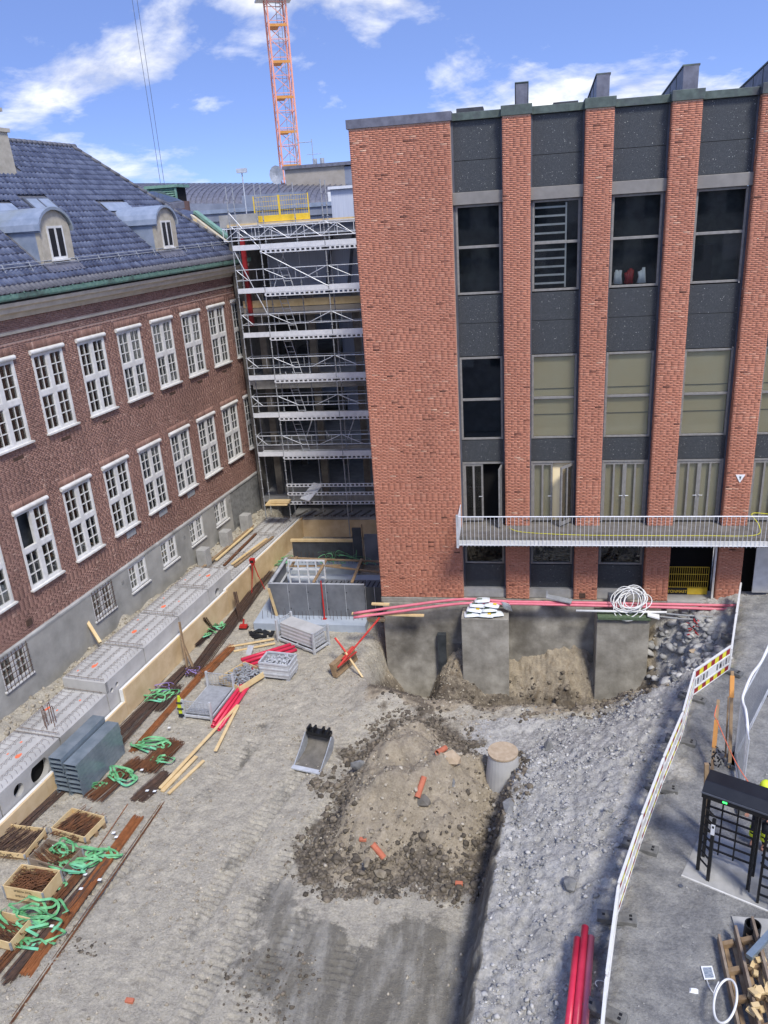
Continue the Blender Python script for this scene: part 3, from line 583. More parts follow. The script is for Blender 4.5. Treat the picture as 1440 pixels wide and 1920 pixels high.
brick_parts(B, (0,WY+.004,0), (1,0,0), (0,-1,0), 'brick_dark', wing, order)
c = MB(); c.box((S0,WY-.05,13.52),(S1,WY+.003,13.62)); c.build('string_course', 'stone_cornice', wing, bevel=.012)
c = MB(); c.prism([(S0,WY+.05,14.0),(S0,WY-.10,14.02),(S0,WY-.16,14.16),(S0,WY-.38,14.24),(S0,WY-.40,14.38),(S0,WY-.52,14.44),(S0,WY-.54,14.56),(S0,WY+.05,14.56)], (S1-S0,0,0)); c.build('cornice', 'stone_cornice', wing)
c = MB(); c.prism([(S0,WY-.66,14.70),(S0,WY-.62,14.64),(S0,WY-.5,14.63),(S0,WY-.4,14.70),(S0,WY-.4,14.8),(S0,WY-.45,14.8),(S0,WY-.5,14.70),(S0,WY-.58,14.70),(S0,WY-.62,14.84),(S0,WY-.68,14.84)], (S1-S0,0,0)); gut = c.build('gutter', 'copper_green', wing)
k = S0
gb = MB(); gb.bar((0,WY-.74,14.84),(0,WY-.3,15.05),.03,.012); gbm = gb.mesh('gutter_bracket', 'copper_green')
while k < S1: link('gutter_bracket', gbm, wing, loc=(k,0,0)); k += .62
# plinth
c = MB(); wall_holes(c, S0, 34.75, .2, 3.3, WY-.07, WY+.4, [(s,s+1.3,2.1,3.28) for s in BAS]); c.build('plinth', 'plinth', wing)
c = MB(); c.box((34.76,WY-.05,.2),(S1,WY+.4,3.26)); c.build('plinth_rough', 'rough_render', wing)
c = MB(); c.prism([(S0,WY-.09,3.30),(S0,WY-.09,3.38),(S0,WY+.01,3.44),(S0,WY+.01,3.30)], (S1-S0,0,0)); c.build('plinth_course', 'concrete', wing)
# windows
def old_window(w, h, rows=3, grille=False, open_leaf=None):
    f = MB(); y0, y1 = -.03, .09; fw = .085
    f.box((0,y0,0),(fw,y1,h)); f.box((w-fw,y0,0),(w,y1,h)); f.box((fw,y0+.001,0),(w-fw,y1,.08)); f.box((fw,y0+.001,h-.1),(w-fw,y1,h))
    m0, m1 = w/2-.095, w/2+.095; tz = h*.5; panes = []
    f.box((m0,y0+.002,.08),(m1,y1,h-.1)); tall = h > 2
    if tall:
        for a, b in ((fw,m0),(m1,w-fw)): f.box((a,y0+.003,tz-.09),(b,y1,tz+.09))
    for a, b in ((fw,m0),(m1,w-fw)):
        for (c0, c1) in (((.08,tz-.09),(tz+.09,h-.1)) if tall else ((.08,h-.1),)):
            if open_leaf and a < m0 and c1 > tz+.2: continue
            e = .035; f.box((a,y0+.02,c0),(a+e,y1,c1)); f.box((b-e,y0+.02,c0),(b,y1,c1)); f.box((a+e,y0+.021,c0),(b-e,y1,c0+e)); f.box((a+e,y0+.021,c1-e),(b-e,y1,c1))
            mid = (a+b)/2; f.box((mid-.014,y0+.03,c0+e),(mid+.014,y1,c1-e)); dz = (c1-c0-2*e)/rows
            for r in range(1, rows): 
                for (p, q) in ((a+e,mid-.014),(mid+.014,b-e)): f.box((p,y0+.031,c0+e+dz*r-.014),(q,y1,c0+e+dz*r+.014))
            for r in range(rows):
                for (p, q) in ((a+e,mid-.014),(mid+.014,b-e)): panes.append((p,q,c0+e+dz*r+(.014 if r else 0),c0+e+dz*(r+1)-(.014 if r < rows-1 else 0)))
    return f, panes
def place_window(s, z, w, h, rows, head=True, grille=False, open_leaf=None, cache={}):
    key = (w,h,rows,head,open_leaf)
    if key not in cache:
        f, panes = old_window(w, h, rows, False, open_leaf); fm = f.mesh('window', 'white_paint'); pm = []
        for (a,b,c0,c1) in panes: p = MB(); p.box((a,.03,c0),(b,.04,c1)); pm.append(p.mesh('pane', 'glass'))
        sl_ = MB(); sl_.box((-.06,-.14,-.06),(w+.06,.06,0)); hd = MB()
        if head:
            pr = [(-.07,-.02+.0,h-.02)]+[(-.07,-.04-.085*cos(t),h+.05+.085*sin(t)) for t in np.linspace(-1.2,1.9,9)]+[(-.07,.05,h+.12)]
            hd.prism(pr, (w+.14,0,0))
        rm = MB(); rm.quad((0,.35,0),(w,.35,0),(w,.35,h),(0,.35,h)); cu = MB()
        for (a, b) in ((.1,.1+w*.13),(w*.86-.1,w-.1)): cu.box((a,.16,.1),(b,.18,h-.1))
        cache[key] = (fm, pm, sl_.mesh('sill','white_paint'), hd.mesh('head','white_paint') if head else None, rm.mesh('room','room_dark'), cu.mesh('curtain','curtain'))
    fm, pm, sm, hm, rm, cu = cache[key]
    o = link('window', fm, wing, loc=(s,WY,z))
    for p in pm: link('pane', p, o)
    link('sill', sm, o); link('room', rm, o)
    if hm:
        link('head', hm, o)
        if NR.random() < .65: q = link('curtain', cu, o); q.scale = (1, 1, float(NR.choice([1,1,.55]))); q.location = (0,0,0)
    if grille:
        g = MB(); 
        for k in range(8): g.tube((.02+k*(w-.04)/7,-.13,-.08),(.02+k*(w-.04)/7,-.13,h+.08),.013,5)
        for k in range(6): g.tube((-.03,-.13,.06+k*(h-.12)/5),(w+.03,-.13,.06+k*(h-.12)/5),.012,5)
        for k in range(8): g.tube((.02+k*(w-.04)/7,-.13,-.08),(.02+k*(w-.04)/7,-.02,-.08),.011,5)
        g.build('window_grille', 'rust_dark', o)
for s in UPW: place_window(s, 9.9, WW, 2.84, 3)
for i, s in enumerate(LOW): place_window(s, 4.86, WW, 2.84, 3, open_leaf=1 if i == 2 else None)
for i, s in enumerate(BAS): place_window(s, 2.1, 1.3, 1.18, 3, head=False, grille=i < 2)
vm = MB(); vm.box((0,WY-.012,0),(.5,WY+.002,.11)); vmm = vm.mesh('air_vent', 'rust_dark')
for s in UPW: link('air_vent', vmm, wing, loc=(s+.62,0,9.42))
for s in LOW[4:7]: v = MB(); v.box((s+.7,WY-.03,4.42),(s+1.35,WY+.002,4.68)); v.build('air_vent', 'galv_dull', wing)
for s, z in ((24.9,2.75),(29.9,2.7),(34.55,2.85)): v = MB(); v.box((s,WY-.085,z),(s+.14,WY-.069,z+.16)); v.build('wall_box', 'rough_render', wing)
v = MB(); v.box((19.55,WY-.06,3.72),(19.8,WY,3.95)); v.build('wall_lamp', 'rust_dark', wing)
# roof
RP = radians(42); EY, EZ = 19.26, 14.86; RY = 25.35; RZ = EZ+(RY-EY)*math.tan(RP); HS0, HS1 = 34.4, 38.9
tt = Vector((0,cos(RP),sin(RP))); tn = Vector((0,-sin(RP),cos(RP)))
def RPt(s, d, h=0): return Vector((s,EY,EZ))+tt*d+tn*h                # s along, d up the slope
DL = (RY-EY)/cos(RP)
def hip_s(d): return HS1+(HS0-HS1)*d/DL
c = MB(); c.add([RPt(S0,0,-.02),RPt(HS1,0,-.02),RPt(HS0,DL,-.02),RPt(S0,DL,-.02)], [(0,1,2,3)])
c.add([RPt(HS1,0,-.02),Vector((HS1,EY+12.2,EZ)),RPt(HS0,DL,-.02)], [(0,1,2)]); c.add([RPt(S0,DL,-.02),RPt(HS0,DL,-.02),Vector((HS1,EY+12.2,EZ)),Vector((S0,EY+12.2,EZ))], [(0,1,2,3)]); c.build('roof_deck', 'tile_grey', wing)
TW, TR = .236, .345
PROF = [(0,.014),(.095,.010),(.118,.040),(.165,.058),(.212,.042),(.236,.014)]
def tile_mesh(name, tone, m='tile_blue'):
    t = MB(); a = [Vector((u,0,0))+tn*(h+.032)-tt*.03 for u, h in PROF]; b = [Vector((u,0,0))+tn*h+tt*TR for u, h in PROF]; c0 = [Vector((u,0,0))+tn*(h-.004)-tt*.03 for u, h in PROF]
    n = len(PROF); t.add(a+b+c0, [(i,i+1,n+i+1,n+i) for i in range(n-1)]+[(2*n+i,2*n+i+1,i+1,i) for i in range(n-1)], tone); return t
DORM = [(24.42,26.12),(31.88,33.55)]
def blocked(s, d):
    y = EY+d*cos(RP)
    for a, b in DORM:
        if a-.14 < s+TW*.5 < b+.14 and 0.95 < d < 3.75: return True
        if a-.35 < s+TW*.5 < b+.1 and 3.7 <= d < 4.25: return True
    if 27.0 < s+TW*.5 < 28.6 and 3.6 < d < 4.6: return True
    return 27.1 < s < 28.7 and d > DL-2.0
tiles = []
for r in range(int(DL/TR)+1):
    d = r*TR
    if d > DL-.1: break
    s = 15.0
    while s+TW < hip_s(d)+.03: 
        if not blocked(s, d): tiles.append((s, d))
        s += TW
T = np.array(tiles); tw = np.array([LW(*RPt(s+.1, d+.1)) for s, d in tiles]); px, py, ww = pixel(tw); vis = (px > 3) & (T[:,1] > TR); order = np.argsort(np.where(vis, ww, 999))[:300]; mask = np.ones(len(T), bool); mask[order] = False
tv = [tile_mesh('t', q/6).mesh('roof_tile', 'tile_blue', True) for q in range(7)]
for i in order: link('roof_tile', tv[int(NR.integers(0,7))], wing, loc=RPt(T[i,0],T[i,1])-Vector((0,0,0)))
base = tile_mesh('t', 0); bv = np.array(base.v); bf = np.array(base.f)
def many(sel, m, name):
    if not len(sel): return
    off = np.array([RPt(s, d)+Vector((0,0,NR.uniform(-.004,.004))) for s, d in sel]); V = (bv[None]+off[:,None]).reshape(-1,3); F = (np.arange(len(sel))[:,None,None]*len(bv)+bf[None]).reshape(-1,4)
    me_ = fast_mesh(name, V, F, m, np.repeat(NR.random(len(sel)), len(bf))); me_.polygons.foreach_set('use_smooth', [True]*len(F)); link(name, me_, wing, 'stuff')
rest = T[mask]; many(rest[rest[:,1] > TR*.5], 'tile_blue', 'roof_tiles'); many(rest[rest[:,1] <= TR*.5], 'tile_grey', 'eave_tiles')
rt = MB(); rt.tube((0,0,0),(.34,0,0),.11,8,r2=.125); rtm = rt.mesh('ridge_tile', 'tile_grey', True); s = S0+1
while s < HS0: link('ridge_tile', rtm, wing, loc=RPt(s,DL,.03)); s += .33
nh = 20; a, b = RPt(HS1,0,.05), RPt(HS0,DL,.05)
for k in range(nh): h = MB(); h.tube(a.lerp(b,k/nh), a.lerp(b,(k+1.08)/nh), .1, 8, r2=.085); h.build('hip_tile', 'tile_grey', wing, smooth=True)
for d in (.95,1.1):
    g = MB(); g.tube(RPt(S0,d,.16),RPt(HS1-.6,d,.16),.014,5); g.build('snow_rail', 'galv_dull', wing)
sb = MB(); sb.bar(RPt(0,.8,.02)-Vector((0,0,0)),RPt(0,1.12,.18),.03,.02); sbm = sb.mesh('snow_rail_bracket','galv_dull'); s = S0+1
while s < HS1-1: link('snow_rail_bracket', sbm, wing, loc=(s,0,0)); s += 1.3
for (a, b) in DORM:
    w2 = (b-a)/2; mid = (a+b)/2; y0 = 19.98; z0 = EZ+(y0-EY)*math.tan(RP)-.05; zs = 16.72; n = 12
    arch = [(mid+w2*cos(t), zs+.68*sin(t)) for t in np.linspace(0,pi,n)]
    yb = lambda z: EY+(z-EZ)/math.tan(RP)+.05
    f = MB(); fo = [(b,z0)]+arch+[(a,z0)]; wx0, wx1, wz0, wz1 = a+.42, b-.42, 15.72, 16.86
    f.prism([(u,y0,z) for u, z in fo], (0,.16,0)); dm = f.build('dormer', 'stucco_beige', wing)
    fr = MB(); fr.box((wx0,y0-.03,wz0),(wx1,y0+.02,wz1)); fr.box((wx0-.04,y0-.10,wz0-.05),(wx1+.04,y0+.02,wz0-.003)); 
    wf = fr.build('window_frame', 'white_paint', dm)
    for (u0, u1) in ((wx0+.08,(wx0+wx1)/2-.06),((wx0+wx1)/2+.06,wx1-.08)): p = MB(); p.box((u0,y0-.036,wz0+.1),(u1,y0-.031,wz1-.08)); p.build('pane', 'black_metal', dm)
    for u in (a,b-.06):
        ck = MB(); ck.add([(u+.001,y0+.16,z0),(u+.001,y0+.16,zs),(u+.001,yb(zs),zs),(u+.059,y0+.16,z0),(u+.059,y0+.16,zs),(u+.059,yb(zs),zs)], [(0,1,2),(5,4,3),(0,3,4,1),(1,4,5,2)]); ck.build('dormer_cheek', 'zinc_blue', dm)
    ro = MB(); A = [(mid+(w2+.10)*cos(t), zs+.78*sin(t)) for t in np.linspace(0,pi,n)]; C = [(mid+(w2+.04)*cos(t), zs-.06+.74*sin(t)) for t in np.linspace(0,pi,n)]
    vs = [(u,y0-.12,z) for u, z in A]+[(u,yb(z)+.1,z) for u, z in A]+[(u,y0-.12,z) for u, z in C]
    ro.add(vs, [(i,n+i,n+i+1,i+1) for i in range(n-1)]+[(i+1,2*n+i+1,2*n+i,i) for i in range(n-1)]+[(2*n+i,2*n+i+1,n+i+1,n+i) for i in range(n-1)]); ro.build('dormer_roof', 'zinc_blue', dm, smooth=False)
    ap = MB(); ap.bar(RPt(mid,.62,.05),RPt(mid,1.05,.08),b-a+.25,.03); ap.build('apron_flashing', 'zinc', dm)
    sd_ = MB(); sd_.bar(RPt(mid,3.75,.03),RPt(mid,4.3,.03),b-a+.3,.02,up=tn); sd_.build('flashing', 'zinc_blue', dm)
sk = MB(); sk.bar(RPt(27.8,3.6,.06),RPt(27.8,4.55,.06),1.5,.1,up=tn); o = sk.build('roof_window', 'dark_clad', wing)
for u in (27.45,28.15): p = MB(); p.bar(RPt(u,3.7,.115),RPt(u,4.45,.115),.58,.012,up=tn); p.build('pane', 'zinc_blue', o)
ch = MB(); ch.prism([(27.2,23.7,18.3),(28.45,23.7,18.3),(28.35,23.7,20.5),(27.3,23.7,20.5)], (0,1.3,0)); o = ch.build('chimney', 'stucco_beige', wing)
ch = MB(); ch.box((27.4,23.85,20.5),(28.2,24.85,21.15)); ch.box((27.25,23.7,21.15),(28.35,25.0,21.28)); ch.build('chimney_top', 'stucco_beige', o); 
ch = MB(); ch.box((27.18,23.64,20.42),(28.47,25.06,20.56)); ch.build('chimney_band', 'stucco_beige', o)
ch = MB(); ch.box((33.9,25.9,19.4),(34.6,26.6,20.45)); ch.box((33.8,25.8,20.45),(34.7,26.7,20.53)); ch.build('chimney', 'zinc', wing)
# ------------------------------------------------------------------ wing behind: the low roof with louvre box and skylight
bw = thing('rear_wing', 'low tiled rear wing with green louvre box and sloping skylight behind the hip', 'building', PY(365,470,46), frame='W')
a = [PY(395,400,46),PY(448,470,44)]
r1 = MB(); r1.add([PY(258,372,47),PY(368,398,44.5),PY(455,470,43.5),PY(455,470,43.5)+Vector((-1,0,-2)),PY(330,420,43),PY(258,372,47)+Vector((0,0,-3))], [(0,5,4,1),(1,4,3,2)]); r1.build('roof', 'tile_blue', bw)
eb = MB(); p, q = PY(366,397,44.4), PY(452,462,43.6); eb.bar(p,q,.35,.14); eb.build('eave_board', 'copper_green', bw); eb = MB(); eb.bar(p-Vector((.2,.1,.25)),q-Vector((.2,.1,.25)),.4,.3); eb.build('fascia', 'stone_cornice', bw)
for k in range(5):
    t = k/4.5+.08; z = p.lerp(q,t); rft = MB(); rft.bar(z-Vector((0,.3,.3)),z-Vector((1.3,.3,.6)),.12,.2); rft.build('rafter', 'wood_new', bw)
lv = MB(); c0 = PY(306,372,47.5); lv.box((c0.x-.95,c0.y,c0.z-1.5),(c0.x+.95,c0.y+1.6,c0.z-.2)); o = lv.build('louvre_box', 'brick_dark', bw)
lv = MB(); lv.box((c0.x-.85,c0.y+.05,c0.z-.2),(c0.x+.85,c0.y+1.5,c0.z+.55)); lv.build('louvre_core', 'room_black', o)
for k in range(6): lv = MB(); lv.bar((c0.x-.88,c0.y-.0,c0.z-.12+k*.12),(c0.x+.88,c0.y-.0,c0.z-.12+k*.12),.1,.05,up=(0,-.7,.7)); lv.build('louvre', 'copper_green', o)
lv = MB(); lv.box((c0.x-1.05,c0.y-.15,c0.z+.56),(c0.x+1.05,c0.y+1.7,c0.z+.72)); lv.build('louvre_roof', 'copper_green', o)
for u in (-.9,.8): lv = MB(); lv.box((c0.x+u,c0.y-.08,c0.z-.2),(c0.x+u+.1,c0.y+.04,c0.z+.56)); lv.build('louvre_post', 'copper_green', o)
sv = [PY(268,360,46.5),PY(302,358,47.2),PY(345,378,45.6),PY(318,382,45.0)]
k_ = MB(); k_.add(sv+[v-Vector((0,0,.35)) for v in sv], [(0,3,2,1),(3,7,6,2),(0,4,7,3),(2,6,5,1)]); o = k_.build('skylight', 'zinc', bw)
up = Vector((0,0,.03)); gq = [sv[0].lerp(sv[2],.06),sv[1].lerp(sv[3],.06),sv[2].lerp(sv[0],.06),sv[3].lerp(sv[1],.06)]; k_ = MB(); k_.add([v+up for v in gq], [(0,3,2,1)]); k_.build('pane', 'glass_dark', o)
# ------------------------------------------------------------------ building under construction at the back
YB = 40.3
cb_ = thing('building_shell', 'open concrete building shell behind the scaffolding', 'building', (-10.5,YB+4,1.3), frame='W')
LV = [3.9,6.1,8.3,10.7,13.0]
for z in (2.0,4.9,8.7,12.5): 
    s_ = MB(); s_.box((-14.2,YB,z-.35),(-4.5,YB+14,z)); s_.build('floor_slab', 'concrete', cb_)
for z in (8.25,12.05): s_ = MB(); s_.box((-14,YB-.12,z-.1),(-5,YB-.01,z+.32)); s_.build('edge_beam', 'beige_wall' if z > 10 else 'concrete', cb_)
s_ = MB(); s_.box((-14,YB-.1,12.4),(-5,YB-.02,12.75)); s_.build('edge_timber', 'wood_new', cb_)
for x in (-13.3,-10.6,-8.2,-5.8):
    for y in (YB+.5,YB+6): c = MB(); c.box((x-.18,y-.18,1.4),(x+.18,y+.18,13)); c.build('column', 'concrete_dark', cb_)
c = MB(); c.box((-13.7,YB-.3,11.5),(-13.5,YB-.1,16.0)); c.build('steel_column', 'red_stripe', cb_)
s_ = MB(); s_.box((-14.2,YB+13.8,1),(-4.5,YB+14,16)); s_.build('inner_wall', 'concrete_dark', cb_)
s_ = MB(); s_.box((-14.4,YB,0),(-14.2,YB+14,16.4)); s_.build('side_wall', 'concrete_dark', cb_)
s_ = MB(); s_.box((-13.6,YB+3.8,12.6),(-4.5,YB+4,15.9)); s_.build('upper_wall', 'pale_clad', cb_)
for x in (-10.3,-9.1): c = MB(); c.bar((x,YB+3.2,12.6),(x+.5,YB+3.4,15.6),.16,.16); c.build('prop', 'dark_clad', cb_)
s_ = MB(); s_.box((-14.0,YB-.3,15.9),(-4.5,YB+12,16.35)); s_.build('roof_slab', 'dark_clad', cb_)
s_ = MB(); s_.box((-14.2,YB-.5,16.36),(-4.5,YB-.1,16.5)); s_.build('edge_planks', 'wood_new', cb_)
s_ = MB(); s_.box((-14.6,YB-.4,16.36),(-12.6,YB+.2,16.95)); s_.build('parapet', 'concrete', cb_)
for k, (x, z) in enumerate(((-11.7,5.0),(-9.3,5.0))):
    t = MB(); t.bar((x,YB+1,z),(x+.6,YB+1.2,z+1.5),.05,.06); t.bar((x+1.2,YB+1.6,z),(x+.6,YB+1.2,z+1.5),.05,.06); t.build('trestle', 'alu', cb_)
# yellow edge guards on top
def guard(x0, x1, y, z0, name, label, h=1.15, rows=5):
    g = thing(name, label, 'guard rail', ((x0+x1)/2,y,z0), frame='W', group='yellow mesh edge guards')
    k = MB(); k.box((x0,y-.012,z0),(x1,y+.012,z0+.28)); k.build('toe_board', 'yellow', g)
    m = MB(); n = int((x1-x0)/.12)
    for i in range(n+1): x = x0+(x1-x0)*i/n; m.tube((x,y,z0+.28),(x,y,z0+h),.006,4)
    for i in range(rows): m.tube((x0,y,z0+.28+(h-.28)*i/(rows-1)),(x1,y,z0+.28+(h-.28)*i/(rows-1)),.008,4)
    m.build('mesh', 'yellow', g)
    for x in (x0,x1): k = MB(); k.box((x-.025,y-.025,z0),(x+.025,y+.025,z0+h+.05)); k.build('post', 'yellow', g)
    return g
guard(-12.75,-11.5,YB-.3,16.52,'edge_guard','left yellow mesh edge guard on the shell roof'); guard(-11.45,-10.0,YB-.3,16.52,'edge_guard','right yellow mesh edge guard on the shell roof')
# ------------------------------------------------------------------ scaffolding
SY, SY2 = 38.4, 39.35
sc = thing('scaffold', 'galvanised tube scaffold with many decks in front of the building shell', 'scaffold', (-10,38.9,1.5), frame='W')
XS = [-13.55,-12.15,-8.95,-5.9]; DK = [4.98,7.08,9.05,11.2,13.34,15.35]
std = MB(); std.tube((0,0,1.35),(0,0,18.2),.026,6)
for k in range(33): std.tube((0,0,1.6+k*.5),(0,0,1.63+k*.5),.055,8)
stm = std.mesh('standard', 'galv_dull')
for x in XS:
    for y in (SY,SY2): o = link('standard', stm, sc, loc=(x,y,0))
for x in (-10.55,-7.4): link('standard', stm, sc, loc=(x,SY2,0))
for (x, y, z) in ((-8.95,SY,0.0),): t = MB(); t.tube((x,y,0.05),(x,y,1.4),.026,6); t.build('standard', 'galv_dull', sc)
for z in DK:
    for i in range(3):
        x0, x1 = XS[i], XS[i+1]; L = x1-x0
        for k in range(3): d = MB(); y = SY+.02+k*.31; d.box((x0+.03,y,z-.045),(x1-.03,y+.3,z)); d.build('deck_plank', 'galv', sc)
        f = MB(); f.box((x0+.02,SY-.06,z-.05),(x1-.02,SY-.03,z+.19)); f.build('toe_board', 'alu', sc)
        if i:                                    # lattice beam with square openings under the deck
            g = MB(); z0 = z-.24; g.box((x0,SY-.05,z0),(x1,SY-.01,z0+.04)); g.box((x0,SY-.05,z0+.14),(x1,SY-.01,z0+.19)); n = int(L/.23)
            for k in range(n+1): g.box((x0+k*L/n-.045,SY-.048,z0+.04),(x0+k*L/n+.045,SY-.012,z0+.14))
            g.build('lattice_beam', 'alu', sc)
        r = MB(); r.tube((x0,SY,z+.55),(x1,SY,z+.55),.022); r.tube((x0,SY,z+1.05),(x1,SY,z+1.05),.022)
        n = 2 if i else 1
        for k in range(n+1): r.tube((x0+L*(k+.5)/(n+1),SY,z+.55),(x0+L*(k+.5)/(n+1),SY,z+1.05),.012,5)
        r.build('guard_rail', 'galv', sc)
        b = MB(); b.tube((x0+.08,SY-.03,z+1.03),(x0+min(L*.42,1.1),SY-.03,z+.57),.02); b.build('brace', 'galv', sc)
        if i: b = MB(); b.tube((x1-.08,SY-.03,z+1.03),(x1-1.15,SY-.03,z+.57),.02); b.build('brace', 'galv', sc)
        r = MB(); r.tube((x0,SY2,z+1.0),(x1,SY2,z+1.0),.02); r.tube((x0,SY2,z+.5),(x1,SY2,z+.5),.02); r.build('guard_rail', 'galv_dull', sc)
    for x in XS: t = MB(); t.tube((x,SY,z-.08),(x,SY2,z-.08),.022); t.build('transom', 'galv_dull', sc)
    t = MB(); t.tube((XS[0],SY,z+1.03),(XS[0],SY2,z+1.03),.02); t.tube((XS[0],SY,z+.55),(XS[0],SY2,z+.55),.02); t.build('end_rail', 'galv', sc)
for z in (2.2,2.72,3.2):
    g = MB(); x0, x1 = XS[1], XS[3]; g.box((x0,SY-.05,z),(x1,SY-.01,z+.035)); g.box((x0,SY-.05,z+.14),(x1,SY-.01,z+.18)); n = 27
    for k in range(n+1): g.box((x0+k*(x1-x0)/n-.04,SY-.048,z+.035),(x0+k*(x1-x0)/n+.04,SY-.012,z+.14))
    g.build('lattice_beam', 'alu', sc)
for (x, z) in ((-11.0,15.35),(-9.9,15.35),(-12.3,14)): pass
for i, z in enumerate(DK[:-1]):                 # ladders between the decks
    l = MB(); xa, xb = -11.6+.0*i, -11.05; zt = z+2.0
    for e in (-.19,.19): l.tube((xa+e,SY2-.25,z+2.15),(xb+e,SY2-.35,z),.02,5)
    for k in range(8): f = k/8+.06; l.tube((xb+(xa-xb)*f-.19,SY2-.35+.1*f,z+2.15*f),(xb+(xa-xb)*f+.19,SY2-.35+.1*f,z+2.15*f),.014,5)
    l.build('ladder', 'galv', sc)
for (p, q) in (((-13.5,SY,15.3),(-12.15,SY,12.2)),((-12.15,SY-.06,15.2),(-8.95,SY-.06,13.45)),((-12.15,SY-.05,15.3),(-13.5,SY-.05,17.0)),((-12.0,SY2,13.4),(-11.2,SY2,15.3))): t = MB(); t.tube(p, q, .024); t.build('brace', 'galv', sc)
tr = MB(); x0, x1 = -13.9, -5.9                  # truss at the roof edge
for z in (15.75,16.3): tr.tube((x0,SY-.1,z),(x1,SY-.1,z),.024)
for k in range(11): x = x0+k*.8; tr.tube((x,SY-.1,15.75),(x,SY-.1,16.3),.016,5)
for k in range(5): x = x0+k*1.6; tr.tube((x,SY-.1,15.75),(x+.8,SY-.1,16.3),.016,5); tr.tube((x+.8,SY-.1,16.3),(x+1.6,SY-.1,15.75),.016,5)
tr.build('truss', 'alu', sc)
pb = MB(); pb.box((-13.2,SY-.9,2.45),(-12.0,SY-.1,2.52)); pb.box((-12.9,SY-.8,2.55),(-11.9,SY-.5,2.68)); centred(pb, 'plank_stack', 'wood_new', 'few pale planks on the lowest scaffold deck beside the old wing', 'planks')
bd = MB(); bd.bar((-11.2,SY-.3,2.55),(-10.6,SY+.6,3.15),.7,.04); centred(bd, 'board', 'alu', 'tilted pale board leaning on the lowest scaffold beams', 'board')
# ------------------------------------------------------------------ far roofs, crane
hall = thing('barrel_roof_hall', 'long grey hall with ribbed barrel roof and strip windows', 'building', (-24,62,3), frame='W')
x0, x1 = -42, -12.2; n = 14
prof = [(62+7*(1-cos(t)), 18.4+1.75*sin(t)) for t in np.linspace(0,pi/2,n)]
r = MB(); 
def rz(x): return -(x+30)*.065
A = [(x0,y,z+rz(x0)) for y, z in prof]; Bq = [(x1-1,y,z+rz(x1)) for y, z in prof]; r.add(A+Bq, [(i,i+1,n+i+1,n+i) for i in range(n-1)]); r.build('barrel_roof', 'zinc', hall)
rb = MB()
for k in range(66):
    x = x0+k*.45
    for i in range(n-1): (ya,za),(yb_,zb) = prof[i], prof[i+1]; rb.bar((x,ya,za+rz(x)+.02),(x,yb_,zb+rz(x)+.02),.03,.04)
rb.build('roof_ribs', 'zinc', hall, kind='stuff')
f = MB(); f.prism([(x0,61.6,18.0+rz(x0)),(x1,61.6,18.0+rz(x1)),(x1,61.6,18.55+rz(x1)),(x0,61.6,18.55+rz(x0))], (0,.6,0)); f.build('fascia', 'grey_clad', hall)
f = MB(); f.prism([(x0,62,2),(x1,62,2),(x1,62,18.0+rz(x1)),(x0,62,18.0+rz(x0))], (0,.4,0)); f.build('wall', 'dark_clad', hall)
k = x0+1
while k < x1-1.2: w_ = MB(); w_.prism([(k,61.9,16.9+rz(k)),(k+1.2,61.9,16.9+rz(k+1.2)),(k+1.2,61.9,17.9+rz(k+1.2)),(k,61.9,17.9+rz(k))], (0,.05,0)); w_.build('window', 'glass_dark', hall); k += 1.45
gb_ = thing('grey_roof_block', 'flat grey clad roof block with pale panels behind the scaffold top', 'building', (-16,54,3), frame='W')
c = MB(); c.box((-24,54,2),(-10.2,60,16.9)); c.build('wall', 'pale_clad', gb_)
for k in range(10): s_ = MB(); s_.box((-23.5+k*1.36,53.95,14.2),(-23.46+k*1.36,53.99,16.6)); s_.build('panel_joint', 'dark_clad', gb_)
c = MB(); c.box((-24.2,53.7,16.75),(-10,54,17.25)); c.build('fascia', 'grey_clad', gb_); c = MB(); c.box((-24.2,53.6,17.25),(-10,60,17.5)); c.build('coping', 'zinc_blue', gb_)
c = MB(); c.box((-18.5,55.5,17.5),(-14.5,57.5,18.3)); c.build('plant_box', 'grey_clad', gb_)
c = MB(); c.box((-12.6,56,17.5),(-11.5,57,18.15)); c.build('air_unit', 'white_paint', gb_)
bb = thing('beige_block', 'beige flat-roofed block left of the brick corner', 'building', (-13,66,3), frame='W')
c = MB(); c.box((-18.2,66,2),(-13.35,74,20.3)); c.build('wall', 'beige_wall', bb); c = MB(); c.box((-13.35,66.02,2),(-8,74,20.2)); c.build('side_wall', 'grey_clad', bb); c = MB(); c.box((-18.3,65.8,20.3),(-7.8,74.2,20.55)); c.build('coping', 'zinc', bb)
for x in (-15.9,-15.3): c = MB(); c.tube((x,67,20.5),(x,67,21.0),.18,8); c.build('roof_vent', 'galv_dull', bb)
a = MB(); a.tube((-17.2,66.5,20.4),(-17.2,66.5,24.2),.04); a.tube((-17.2,66.5,22.2),(-15.9,66.5,22.2),.03); a.tube((-15.9,66.5,20.4),(-15.9,66.5,22.4),.03); a.tube((-16.4,66.5,21.3),(-15.2,66.5,21.3),.02); a.build('antenna', 'galv_dull', bb)
wb = thing('white_cabin', 'small white clad cabin on the roof beside the brick corner', 'cabin', (-9,47,3), frame='W')
c = MB(); c.box((-10.4,47,3),(-7.6,50,18.0)); c.build('wall', 'pale_clad', wb); c = MB(); c.box((-9.1,46.96,16.6),(-8.5,46.99,17.3)); c.build('opening', 'room_dark', wb); c = MB(); c.box((-10.5,46.8,18.0),(-7.5,50,18.15)); c.build('roof', 'alu', wb)
ds = MB(); c0 = PY(519,328,58); 
